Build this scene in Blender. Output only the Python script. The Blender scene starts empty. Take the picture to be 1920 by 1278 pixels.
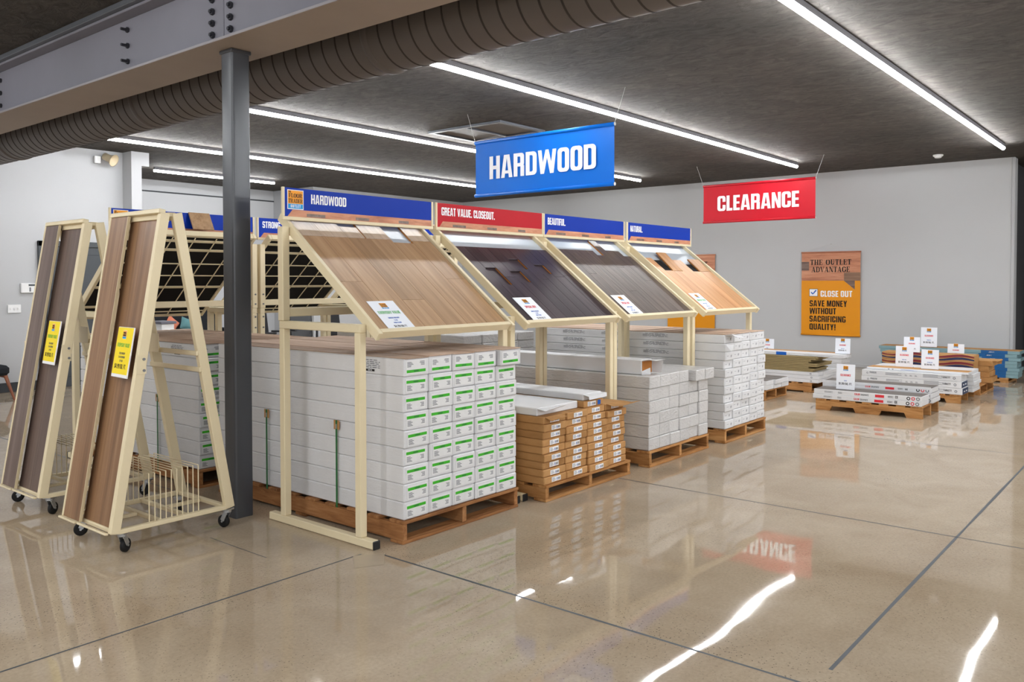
import bpy, bmesh, math, random
from mathutils import Vector, Matrix
random.seed(7)
SC = bpy.context.scene
COL = SC.collection
# ------------------------------------------------------------------ camera
F_PX, YAW, PITCH, ROLL, PPY = 1565.94, 0.687423, 0.0250388, 0.00098860, 566.31
cam_d = bpy.data.cameras.new('camera'); cam = bpy.data.objects.new('camera', cam_d); COL.objects.link(cam)
_f = Vector((math.cos(YAW)*math.cos(PITCH), math.sin(YAW)*math.cos(PITCH), -math.sin(PITCH)))
_r = Vector((math.sin(YAW), -math.cos(YAW), 0)); _d = _f.cross(_r)
_c, _s = math.cos(ROLL), math.sin(ROLL)
_R = _c*_r + _s*_d; _D = -_s*_r + _c*_d
cam.matrix_world = Matrix(((_R.x, -_D.x, -_f.x, 0), (_R.y, -_D.y, -_f.y, 0), (_R.z, -_D.z, -_f.z, 1.55), (0, 0, 0, 1)))
cam_d.sensor_fit = 'HORIZONTAL'; cam_d.sensor_width = 36; cam_d.lens = F_PX/1920*36
cam_d.shift_y = (PPY-639)/1920; cam_d.clip_end = 200; cam_d.clip_start = .05
SC.camera = cam
# ------------------------------------------------------------------ light and exposure
world = bpy.data.worlds.new('store_ambient'); SC.world = world; world.use_nodes = True
world.node_tree.nodes['Background'].inputs[0].default_value = (.97, .985, 1, 1)
world.node_tree.nodes['Background'].inputs[1].default_value = .62
STRIP_POWER = 42.0
vs = SC.view_settings
vs.view_transform = 'Standard'; vs.look = 'None'; vs.gamma = 1; vs.use_curve_mapping = False; vs.exposure = 0.84

# ------------------------------------------------------------------ materials
def lin(c):
    def f(v):
        v /= 255
        return v/12.92 if v <= .04045 else ((v+.055)/1.055)**2.4
    return (f(c[0]), f(c[1]), f(c[2]), 1)
MATS = {}
def base_mat(name, col, rough=.5, spec=.5, metal=0., coat=0., coat_rough=.1):
    m = bpy.data.materials.new(name); m.use_nodes = True
    b = m.node_tree.nodes['Principled BSDF']
    b.inputs['Base Color'].default_value = col if len(col) == 4 else lin(col)
    b.inputs['Roughness'].default_value = rough
    b.inputs['Specular IOR Level'].default_value = spec
    b.inputs['Metallic'].default_value = metal
    b.inputs['Coat Weight'].default_value = coat
    b.inputs['Coat Roughness'].default_value = coat_rough
    MATS[name] = m
    return m, m.node_tree, b
def N(nt, t, **kw):
    n = nt.nodes.new(t)
    for k, v in kw.items():
        if k.startswith('i_'):
            n.inputs[k[2:].replace('_', ' ')].default_value = v
        else: setattr(n, k, v)
    return n
def ramp(nt, fac, stops):
    r = N(nt, 'ShaderNodeValToRGB'); e = r.color_ramp.elements
    e[0].position, e[0].color = stops[0]; e[1].position, e[1].color = stops[1]
    for p, c in stops[2:]:
        x = e.new(p); x.color = c
    nt.links.new(fac, r.inputs[0]); return r.outputs[0]
def noise(nt, vec, scale, detail=4, rough=.55, dist=0.):
    n = N(nt, 'ShaderNodeTexNoise'); n.inputs['Scale'].default_value = scale; n.inputs['Detail'].default_value = detail
    n.inputs['Roughness'].default_value = rough; n.inputs['Distortion'].default_value = dist
    if vec: nt.links.new(vec, n.inputs['Vector'])
    return n.outputs['Fac']
def mapped(nt, scale, coord='Object', rnd=True):
    tc = N(nt, 'ShaderNodeTexCoord'); mp = N(nt, 'ShaderNodeMapping'); mp.inputs['Scale'].default_value = scale
    nt.links.new(tc.outputs[coord], mp.inputs['Vector'])
    if not rnd: return mp.outputs[0]
    oi = N(nt, 'ShaderNodeObjectInfo'); mu = N(nt, 'ShaderNodeVectorMath', operation='SCALE')
    mu.inputs[0].default_value = (13.7, 7.3, 3.1); nt.links.new(oi.outputs['Random'], mu.inputs['Scale'])
    ad = N(nt, 'ShaderNodeVectorMath', operation='ADD'); nt.links.new(mp.outputs[0], ad.inputs[0]); nt.links.new(mu.outputs[0], ad.inputs[1])
    return ad.outputs[0]
def bump(nt, b, fac, strength, dist):
    bp = N(nt, 'ShaderNodeBump'); bp.inputs['Strength'].default_value = strength; bp.inputs['Distance'].default_value = dist
    nt.links.new(fac, bp.inputs['Height']); nt.links.new(bp.outputs[0], b.inputs['Normal'])
def plain(name, rgb, rough=.5, spec=.5, var=.04, nscale=6., **kw):
    """painted / printed surface with a faint procedural mottling"""
    m, nt, b = base_mat(name, rgb, rough, spec, **kw)
    v = mapped(nt, (1, 1, 1)); f = noise(nt, v, nscale)
    c = lin(rgb); lo = tuple(x*(1-var) for x in c[:3])+(1,); hi = tuple(min(1, x*(1+var)) for x in c[:3])+(1,)
    nt.links.new(ramp(nt, f, [(.3, lo), (.7, hi)]), b.inputs['Base Color'])
    return m
def wood(name, dark, mid, light, across='X', rough=.38, grain=38., stretch=.045, spec=.45, streak=.5, rnd_val=.22):
    m, nt, b = base_mat(name, mid, rough, spec)
    sc = {'X': (1, stretch, 1), 'Y': (stretch, 1, 1), 'Z': (1, 1, stretch)}[across]
    v = mapped(nt, sc)
    f1 = noise(nt, v, grain, 6, .65, .6); f2 = noise(nt, v, grain*.22, 3, .5, 1.2)
    mx = N(nt, 'ShaderNodeMix', data_type='FLOAT'); mx.inputs['Factor'].default_value = streak
    nt.links.new(f1, mx.inputs[2]); nt.links.new(f2, mx.inputs[3])
    col = ramp(nt, mx.outputs[0], [(.34, lin(dark)), (.5, lin(mid)), (.68, lin(light))])
    oi = N(nt, 'ShaderNodeObjectInfo'); hs = N(nt, 'ShaderNodeHueSaturation')
    ma = N(nt, 'ShaderNodeMath', operation='MULTIPLY_ADD'); ma.inputs[1].default_value = rnd_val; ma.inputs[2].default_value = 1-rnd_val/2
    nt.links.new(oi.outputs['Random'], ma.inputs[0]); nt.links.new(ma.outputs[0], hs.inputs['Value'])
    nt.links.new(col, hs.inputs['Color']); nt.links.new(hs.outputs[0], b.inputs['Base Color'])
    bump(nt, b, f1, .12, .002)
    return m

plain('cream', (226, 211, 176), .42, .4, .02)
plain('cream_dark', (206, 190, 155), .45, .4, .03)
plain('black_plastic', (26, 27, 29), .5, .4)
plain('rubber', (24, 24, 25), .6, .3)
plain('zinc', (188, 192, 196), .28, .5, metal=.85)
plain('bolt_steel', (120, 122, 126), .35, .5, metal=.7)
plain('steel_grey', (92, 95, 101), .38, .5, .06, 3., metal=.15)
plain('column_steel', (72, 74, 79), .30, .5, .05, 3., metal=.1)
plain('beam_grey', (128, 127, 137), .5, .4, .05, 2.)
plain('beam_under_lit', (156, 144, 134), .6, .3, .05, 2.)  # underside colour lightened to stand in for light bounced off the floor
plain('flange_grey', (150, 146, 150), .5, .4)
plain('bolt_dark', (52, 52, 58), .45, .5, metal=.4)
plain('tray_black', (21, 20, 21), .7, .2, .1)
plain('backer_grey', (176, 184, 192), .3, .5, .03, 3.)
plain('sign_blue', (0, 50, 160), .5, .18, .03, 2.)
plain('sign_red', (180, 12, 30), .5, .22, .03, 2.)
plain('banner_blue', (0, 106, 206), .45, .25, .03, 2.)
plain('banner_red', (188, 14, 34), .45, .25, .03, 2.)
plain('poster_yellow', (226, 146, 6), .45, .4, .03, 2.)
plain('print_white', (240, 240, 242), .5, .3, .01)
plain('print_black', (22, 20, 20), .6, .3, .02)
plain('print_grey', (112, 114, 120), .6, .3, .02)
plain('print_blue', (24, 92, 182), .5, .3, .02)
plain('print_green', (56, 172, 60), .5, .3, .03)
plain('print_red', (216, 52, 62), .5, .3, .03)
plain('logo_orange', (242, 160, 44), .5, .3, .06, 9.)
plain('logo_sky', (34, 150, 214), .5, .3, .03)
plain('card_yellow', (250, 222, 10), .45, .4, .02)
plain('card_white', (236, 239, 246), .42, .4, .01)
plain('label_white', (226, 226, 226), .4, .4, .03, 20.)
plain('label_green', (60, 178, 36), .4, .4, .06, 30.)
plain('strap_green', (34, 104, 56), .4, .4)
plain('wire_white', (196, 194, 190), .4, .4)
plain('door_grey', (66, 70, 74), .5, .4, .03)
plain('plastic_white', (228, 228, 228), .4, .4, .01)
plain('horn_beige', (196, 180, 150), .45, .4)
plain('leather_black', (30, 31, 34), .4, .5)
plain('fabric_dark', (38, 40, 44), .85, .2)
plain('fabric_teal', (98, 140, 144), .85, .2)
plain('fabric_salmon', (214, 128, 100), .85, .2)
plain('counter_grey', (98, 98, 108), .4, .4)
plain('storeroom_shade', (74, 74, 77), .8, .2)  # wall colour darkened so that the storeroom looks unlit
plain('shelf_dark', (48, 53, 62), .5, .4)
plain('duct_grey', (104, 98, 95), .5, .4, .05, 1.5)
plain('duct_seam_shade', (62, 57, 54), .6, .3, .05)  # seam rings coloured darker to draw their shadow lines
plain('light_housing', (128, 128, 134), .5, .4)
plain('raw_core', (186, 122, 62), .7, .2, .1)
plain('carton_teal', (124, 154, 160), .45, .4, .05)
plain('carton_blue', (26, 88, 144), .45, .4, .05)
plain('carton_navy', (40, 58, 88), .45, .4, .05)
plain('khaki_board', (148, 130, 92), .7, .2, .1)
plain('tile_grey', (102, 96, 91), .6, .3, .06)
plain('wave_maroon', (122, 44, 50), .6, .3, .05)
plain('wave_navy', (44, 50, 82), .6, .3, .05)
plain('joint_filler', (78, 82, 86), .55, .4, .08, 12.)
plain('patch_grey', (168, 152, 130), .3, .5, .05)
wood('oak_tan', (148, 114, 80), (174, 139, 103), (192, 158, 122), rough=.33)
wood('oak_pale', (172, 150, 128), (200, 178, 156), (216, 196, 176), rough=.3)
wood('espresso', (36, 26, 30), (56, 44, 48), (86, 72, 74), rough=.28, spec=.6, streak=.35)
wood('grey_brown', (62, 50, 44), (90, 76, 68), (128, 114, 104), rough=.3, spec=.5, streak=.25, grain=60)
wood('natural', (176, 122, 80), (206, 154, 108), (222, 178, 134), rough=.32, rnd_val=.3)
wood('walnut', (104, 76, 58), (136, 104, 82), (160, 130, 106), rough=.36, rnd_val=.1)
wood('walnut_up', (98, 70, 48), (136, 101, 72), (160, 126, 94), across='Z', rough=.36, rnd_val=.08, grain=26, stretch=.03)
wood('walnut_grey_up', (74, 58, 52), (102, 84, 76), (124, 106, 98), across='Z', rough=.36, rnd_val=.08, grain=26, stretch=.03)
wood('walnut_dark', (86, 66, 58), (118, 96, 86), (140, 118, 108), rough=.36, rnd_val=.1)
wood('pallet_wood', (132, 86, 46), (176, 126, 76), (202, 156, 104), rough=.7, spec=.2, rnd_val=.3, stretch=.1)
wood('pallet_side', (132, 86, 46), (176, 126, 76), (202, 156, 104), across='Y', rough=.7, spec=.2, rnd_val=.3, stretch=.1)
wood('pallet_red', (112, 72, 42), (152, 104, 64), (180, 132, 88), rough=.7, spec=.2, rnd_val=.3, stretch=.1)
wood('pallet_red_side', (112, 72, 42), (152, 104, 64), (180, 132, 88), across='Y', rough=.7, spec=.2, rnd_val=.3, stretch=.1)
wood('sign_wood', (156, 94, 68), (194, 130, 98), (218, 162, 126), across='Y', rough=.5, grain=30, stretch=.2, rnd_val=.1)
wood('poster_wood', (150, 92, 68), (194, 130, 98), (216, 160, 126), across='X', rough=.5, grain=22, stretch=.10, rnd_val=.08)
wood('chair_wood', (110, 58, 34), (140, 78, 46), (160, 98, 60), across='Z', rough=.4)
wood('kraft', (160, 116, 70), (184, 138, 88), (198, 154, 104), rough=.75, spec=.2, grain=8, stretch=.4, rnd_val=.12)
wood('kraft_top', (166, 136, 114), (194, 166, 144), (210, 186, 166), rough=.7, spec=.2, grain=10, stretch=.12, rnd_val=.34)
def carton(name, rgb, coat, wrinkle=0.):
    """white card carton under tight stretch film"""
    m, nt, b = base_mat(name, rgb, .45, .4, coat=coat, coat_rough=.16)
    v = mapped(nt, (1, 1, 1)); f = noise(nt, v, 5., 5, .6)
    c = lin(rgb); hs = N(nt, 'ShaderNodeHueSaturation'); oi = N(nt, 'ShaderNodeObjectInfo')
    ma = N(nt, 'ShaderNodeMath', operation='MULTIPLY_ADD'); ma.inputs[1].default_value = .1; ma.inputs[2].default_value = .95
    nt.links.new(oi.outputs['Random'], ma.inputs[0]); nt.links.new(ma.outputs[0], hs.inputs['Value'])
    nt.links.new(ramp(nt, f, [(.3, tuple(x*.93 for x in c[:3])+(1,)), (.7, c)]), hs.inputs['Color']); nt.links.new(hs.outputs[0], b.inputs['Base Color'])
    v2 = mapped(nt, (3, 9, 22)); f2 = noise(nt, v2, 2.2, 5, .6, 2.)
    bp = N(nt, 'ShaderNodeBump'); bp.inputs['Strength'].default_value = .5; bp.inputs['Distance'].default_value = .006
    nt.links.new(f2, bp.inputs['Height']); nt.links.new(bp.outputs[0], b.inputs['Coat Normal'])
    if wrinkle:
        f3 = noise(nt, mapped(nt, (16, 6, 24)), 1., 6, .65, 1.5); bump(nt, b, f3, .8, wrinkle)
carton('carton_white', (220, 220, 222), .4, .004)
carton('carton_film', (212, 210, 209), .6, .02)
carton('carton_plain', (222, 222, 224), .15)

def make_floor_mat():
    m, nt, b = base_mat('polished_concrete', (158, 140, 120), .16, .28)
    tc = N(nt, 'ShaderNodeTexCoord'); P = tc.outputs['Object']
    big = noise(nt, P, .45, 5, .6, .4); mid = noise(nt, P, 2.2, 5, .6, .8); fine = noise(nt, P, 60, 3, .6)
    c1 = ramp(nt, big, [(.3, lin((156, 136, 112))), (.52, lin((173, 156, 134))), (.72, lin((184, 170, 152)))])
    c2 = ramp(nt, mid, [(.3, lin((154, 135, 112))), (.7, lin((188, 172, 150)))])
    mx = N(nt, 'ShaderNodeMix', data_type='RGBA'); mx.inputs['Factor'].default_value = .4
    nt.links.new(c1, mx.inputs[6]); nt.links.new(c2, mx.inputs[7])
    # exposed aggregate: small dark chips, in patches
    vo = N(nt, 'ShaderNodeTexVoronoi'); vo.inputs['Scale'].default_value = 105; nt.links.new(P, vo.inputs['Vector'])
    chip = ramp(nt, vo.outputs['Distance'], [(.24, (1, 1, 1, 1)), (.42, (0, 0, 0, 1))])
    wn = N(nt, 'ShaderNodeTexWhiteNoise'); nt.links.new(vo.outputs['Position'], wn.inputs['Vector'])
    pick = ramp(nt, wn.outputs['Value'], [(.80, (0, 0, 0, 1)), (.84, (1, 1, 1, 1))])
    patch = ramp(nt, noise(nt, P, .8, 4, .6, .5), [(.45, (.06, .06, .06, 1)), (.68, (1, 1, 1, 1))])
    sx = N(nt, 'ShaderNodeSeparateXYZ'); nt.links.new(P, sx.inputs[0])     # the slab edge along the long joint was ground deeper
    mr = N(nt, 'ShaderNodeMapRange'); mr.inputs['From Min'].default_value = 3.75; mr.inputs['From Max'].default_value = 3.2; nt.links.new(sx.outputs['X'], mr.inputs['Value'])
    gt = N(nt, 'ShaderNodeMath', operation='GREATER_THAN'); gt.inputs[1].default_value = 3.17; nt.links.new(sx.outputs['X'], gt.inputs[0])
    bd = N(nt, 'ShaderNodeMath', operation='MULTIPLY'); nt.links.new(mr.outputs[0], bd.inputs[0]); nt.links.new(gt.outputs[0], bd.inputs[1])
    pm = N(nt, 'ShaderNodeMath', operation='MAXIMUM'); nt.links.new(bd.outputs[0], pm.inputs[0]); nt.links.new(patch, pm.inputs[1]); patch = pm.outputs[0]
    a = N(nt, 'ShaderNodeMath', operation='MULTIPLY'); nt.links.new(chip, a.inputs[0]); nt.links.new(pick, a.inputs[1])
    a2 = N(nt, 'ShaderNodeMath', operation='MULTIPLY'); nt.links.new(a.outputs[0], a2.inputs[0]); nt.links.new(patch, a2.inputs[1])
    a3 = N(nt, 'ShaderNodeMath', operation='MULTIPLY'); nt.links.new(a2.outputs[0], a3.inputs[0]); a3.inputs[1].default_value = .8
    mx2 = N(nt, 'ShaderNodeMix', data_type='RGBA'); nt.links.new(a3.outputs[0], mx2.inputs['Factor'])
    nt.links.new(mx.outputs[2], mx2.inputs[6]); mx2.inputs[7].default_value = lin((74, 66, 60))
    ov = N(nt, 'ShaderNodeMix', data_type='RGBA', blend_type='OVERLAY'); ov.inputs['Factor'].default_value = .22
    nt.links.new(mx2.outputs[2], ov.inputs[6]); nt.links.new(ramp(nt, fine, [(.35, (.35, .35, .35, 1)), (.65, (.65, .65, .65, 1))]), ov.inputs[7])
    nt.links.new(ov.outputs[2], b.inputs['Base Color'])
    nt.links.new(ramp(nt, mid, [(.3, (.018, .018, .018, 1)), (.7, (.045, .045, .045, 1))]), b.inputs['Roughness'])
    wav = noise(nt, P, 2.0, .4, .4)
    bump(nt, b, wav, 1., .0022)
make_floor_mat()
def make_ceiling_mat():
    m, nt, b = base_mat('ceiling_spray', (84, 78, 72), .8, .25)
    tc = N(nt, 'ShaderNodeTexCoord'); mp = N(nt, 'ShaderNodeMapping'); mp.inputs['Scale'].default_value = (1, .55, 1)
    mp.inputs['Rotation'].default_value = (0, 0, .5)
    nt.links.new(tc.outputs['Object'], mp.inputs['Vector'])
    f = noise(nt, mp.outputs[0], 9, 8, .7, 1.2); g = noise(nt, mp.outputs[0], .6, 4, .6, .5)
    c1 = ramp(nt, g, [(.3, lin((78, 75, 71))), (.7, lin((100, 93, 88)))]); c2 = ramp(nt, f, [(.3, (.55, .55, .55, 1)), (.7, (1.45, 1.45, 1.45, 1))])
    mx = N(nt, 'ShaderNodeMix', data_type='RGBA', blend_type='MULTIPLY'); mx.inputs['Factor'].default_value = 1
    nt.links.new(c1, mx.inputs[6]); nt.links.new(c2, mx.inputs[7]); nt.links.new(mx.outputs[2], b.inputs['Base Color'])
    bump(nt, b, f, 1., .06)
make_ceiling_mat()
def make_wall_mat(name, rgb):
    m, nt, b = base_mat(name, rgb, .75, .3)
    tc = N(nt, 'ShaderNodeTexCoord'); f = noise(nt, tc.outputs['Object'], 1.1, 4); h = noise(nt, tc.outputs['Object'], 70, 3)
    c = lin(rgb); nt.links.new(ramp(nt, f, [(.3, tuple(x*.97 for x in c[:3])+(1,)), (.7, c)]), b.inputs['Base Color'])
    bump(nt, b, h, .15, .003)
make_wall_mat('wall_paint', (190, 191, 192)); make_wall_mat('wall_white', (184, 185, 187)); make_wall_mat('baseboard_dark', (62, 64, 67))
def emit(name, rgb, s):
    m = bpy.data.materials.new(name); m.use_nodes = True; b = m.node_tree.nodes['Principled BSDF']
    b.inputs['Base Color'].default_value = (.8, .8, .8, 1); b.inputs['Emission Color'].default_value = rgb; b.inputs['Emission Strength'].default_value = s
    MATS[name] = m
emit('led_diffuser', (.965, .985, 1, 1), STRIP_POWER)

# ------------------------------------------------------------------ mesh helpers
class MB:
    def __init__(s): s.v = []; s.f = []; s.m = []; s.names = []
    def mi(s, mat):
        if mat not in s.names: s.names.append(mat)
        return s.names.index(mat)
    def poly(s, pts, mat):
        i = len(s.v); s.v += [tuple(p) for p in pts]; s.f.append(tuple(range(i, i+len(pts)))); s.m.append(s.mi(mat))
    def faces(s, pts, fs, mat):
        i = len(s.v); s.v += [tuple(p) for p in pts]; k = s.mi(mat)
        for f in fs: s.f.append(tuple(i+a for a in f)); s.m.append(k)
    def hexa(s, p, mat):      # 8 corners: bottom 4 ccw, top 4 ccw
        s.faces(p, [(3, 2, 1, 0), (4, 5, 6, 7), (0, 1, 5, 4), (1, 2, 6, 5), (2, 3, 7, 6), (3, 0, 4, 7)], mat)
    def box(s, x0, x1, y0, y1, z0, z1, mat):
        s.hexa([(x0, y0, z0), (x1, y0, z0), (x1, y1, z0), (x0, y1, z0), (x0, y0, z1), (x1, y0, z1), (x1, y1, z1), (x0, y1, z1)], mat)
    def cbox(s, x0, x1, y0, y1, z0, z1, mat, b=.004, M=None):
        """chamfered box"""
        X, Y, Z = (x0, x1), (y0, y1), (z0, z1); pts = []; idx = {}
        for ix in (0, 1):
            for iy in (0, 1):
                for iz in (0, 1):
                    sx, sy, sz = 1-2*ix, 1-2*iy, 1-2*iz
                    for a in range(3):
                        p = [X[ix]+sx*b, Y[iy]+sy*b, Z[iz]+sz*b]; p[a] = (X, Y, Z)[a][(ix, iy, iz)[a]]
                        idx[(ix, iy, iz, a)] = len(pts); pts.append(Vector(p))
        fs = []
        for a in range(3):
            o = [k for k in range(3) if k != a]
            for s0 in (0, 1):
                q = []
                for (u, w) in ((0, 0), (1, 0), (1, 1), (0, 1)):
                    c = [0, 0, 0]; c[a] = s0; c[o[0]] = u; c[o[1]] = w; q.append(idx[(*c, a)])
                fs.append(q)
            for u in (0, 1):          # edges along axis a
                for w in (0, 1):
                    c0 = [0, 0, 0]; c1 = [0, 0, 0]; c0[a] = 0; c1[a] = 1
                    for c in (c0, c1): c[o[0]] = u; c[o[1]] = w
                    fs.append([idx[(*c0, o[0])], idx[(*c1, o[0])], idx[(*c1, o[1])], idx[(*c0, o[1])]])
        for ix in (0, 1):
            for iy in (0, 1):
                for iz in (0, 1): fs.append([idx[(ix, iy, iz, a)] for a in range(3)])
        cen = Vector(((x0+x1)/2, (y0+y1)/2, (z0+z1)/2)); out = []
        for f in fs:
            p = [pts[i] for i in f]; n = (p[1]-p[0]).cross(p[2]-p[0])
            if n.dot(sum(p, Vector())/len(p)-cen) < 0: f = f[::-1]
            out.append(tuple(f))
        if M is not None: pts = [M @ p for p in pts]
        s.faces(pts, out, mat)
    def bar(s, p0, p1, w, h, mat, up=(0, 0, 1), b=.003):
        """rectangular tube between two points: w across, h along up"""
        p0, p1 = Vector(p0), Vector(p1); d = (p1-p0); L = d.length; d.normalize()
        side = d.cross(Vector(up)).normalized(); u = side.cross(d)
        M = Matrix(((d.x, side.x, u.x, p0.x), (d.y, side.y, u.y, p0.y), (d.z, side.z, u.z, p0.z), (0, 0, 0, 1)))
        s.cbox(0, L, -w/2, w/2, -h/2, h/2, mat, b, M)
    def cyl(s, p0, p1, r0, mat, r1=None, n=12, caps=True):
        p0, p1 = Vector(p0), Vector(p1); d = (p1-p0).normalized(); r1 = r0 if r1 is None else r1
        a = d.orthogonal().normalized(); b = d.cross(a); pts = []
        for p, r in ((p0, r0), (p1, r1)):
            for k in range(n): t = 2*math.pi*k/n; pts.append(p+(a*math.cos(t)+b*math.sin(t))*r)
        fs = [(k, (k+1) % n, n+(k+1) % n, n+k) for k in range(n)]
        if caps: fs += [tuple(range(n-1, -1, -1)), tuple(range(n, 2*n))]
        s.faces(pts, fs, mat)
    def lathe(s, p0, axis, prof, mat, n=16):
        """profile of (radius, distance along axis)"""
        p0 = Vector(p0); d = Vector(axis).normalized(); a = d.orthogonal().normalized(); b = d.cross(a); pts = []
        for r, h in prof:
            for k in range(n): t = 2*math.pi*k/n; pts.append(p0+d*h+(a*math.cos(t)+b*math.sin(t))*r)
        fs = []
        for i in range(len(prof)-1):
            for k in range(n): fs.append((i*n+k, i*n+(k+1) % n, (i+1)*n+(k+1) % n, (i+1)*n+k))
        s.faces(pts, fs, mat)
    def prism(s, poly, y0, y1, mat, plane='XZ'):
        """2d outline extruded; plane XZ -> along Y, YZ -> along X"""
        n = len(poly)
        if plane == 'XZ': A = [(x, y0, z) for x, z in poly]; B = [(x, y1, z) for x, z in poly]
        elif plane == 'YZ': A = [(y0, x, z) for x, z in poly]; B = [(y1, x, z) for x, z in poly]
        else: A = [(x, z, y0) for x, z in poly]; B = [(x, z, y1) for x, z in poly]
        s.faces(A+B, [tuple(range(n)), tuple(range(2*n-1, n-1, -1))]+[(k, n+k, n+(k+1) % n, (k+1) % n) for k in range(n)], mat)
    def mesh(s, name, smooth=False):
        me = bpy.data.meshes.new(name); me.from_pydata(s.v, [], s.f)
        for n in s.names: me.materials.append(MATS[n])
        me.polygons.foreach_set('material_index', s.m)
        if smooth: me.polygons.foreach_set('use_smooth', [True]*len(s.f))
        me.update(); return me
    def obj(s, name, parent=None, loc=(0, 0, 0), rot=None, smooth=False):
        return link(name, s.mesh(name, smooth), parent, loc, rot)
def link(name, me, parent=None, loc=(0, 0, 0), rot=None):
    o = bpy.data.objects.new(name, me); COL.objects.link(o); o.parent = parent; o.location = loc
    if rot is not None: o.rotation_euler = rot
    return o
def tag(o, label=None, cat=None, group=None, kind=None):
    if label: o['label'] = label
    if cat: o['category'] = cat
    if group: o['group'] = group
    if kind: o['kind'] = kind
    return o
def thing(name, label, cat, loc=(0, 0, 0), rz=0., group=None):
    o = bpy.data.objects.new(name, None); COL.objects.link(o); o.location = loc; o.rotation_euler = (0, 0, rz); o.empty_display_size = .1
    return tag(o, label, cat, group)
def one_box(name, dims, mat, parent=None, b=.004):
    m = MB(); m.cbox(*dims, mat, b); return m.obj(name, parent)
ORD = ['first', 'second', 'third', 'fourth', 'fifth', 'sixth', 'seventh', 'eighth', 'ninth', 'tenth', 'eleventh', 'twelfth']

# ------------------------------------------------------------------ lettering (heavy condensed block capitals, drawn as polygons)
def rrect(x0, y0, x1, y1, R, sub=6, arc=4):
    """rounded outline with subdivided straights; R = radii (bl, br, tr, tl)"""
    cs = [((x1, y0), R[1], -90), ((x1, y1), R[2], 0), ((x0, y1), R[3], 90), ((x0, y0), R[0], 180)]; pts = []
    arcs = []
    for (cx, cy), r, a0 in cs:
        ox = cx-r if cx == x1 else cx+r; oy = cy-r if cy == y1 else cy+r
        arcs.append([(ox+r*math.cos(math.radians(a0+90*k/arc)), oy+r*math.sin(math.radians(a0+90*k/arc))) for k in range(arc+1)])
    for i in range(4):
        a = arcs[i]; b = arcs[(i+1) % 4]; pts += a
        for k in range(1, sub): t = k/sub; pts.append((a[-1][0]*(1-t)+b[0][0]*t, a[-1][1]*(1-t)+b[0][1]*t))
    return pts
def ring(x0, y0, x1, y1, s, b, R=.16, square_left=False, cut=None):
    r = max(R-.10, .03); Ro = (R,)*4; Ri = (r,)*4
    if square_left: Ro = (0, R, R, 0); Ri = (0, r, r, 0)
    o = rrect(x0, y0, x1, y1, Ro); i = rrect(x0+s, y0+b, x1-s, y1-b, Ri); out = []; n = len(o)
    for k in range(n):
        q = [o[k], o[(k+1) % n], i[(k+1) % n], i[k]]
        cx = sum(p[0] for p in q)/4; cy = sum(p[1] for p in q)/4
        if cut and cut[0] <= cx <= cut[2] and cut[1] <= cy <= cut[3]: continue
        out.append(q)
    return out
def R4(x0, y0, x1, y1): return [(x0, y0), (x1, y0), (x1, y1), (x0, y1)]
S_, B_ = .19, .15
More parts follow.
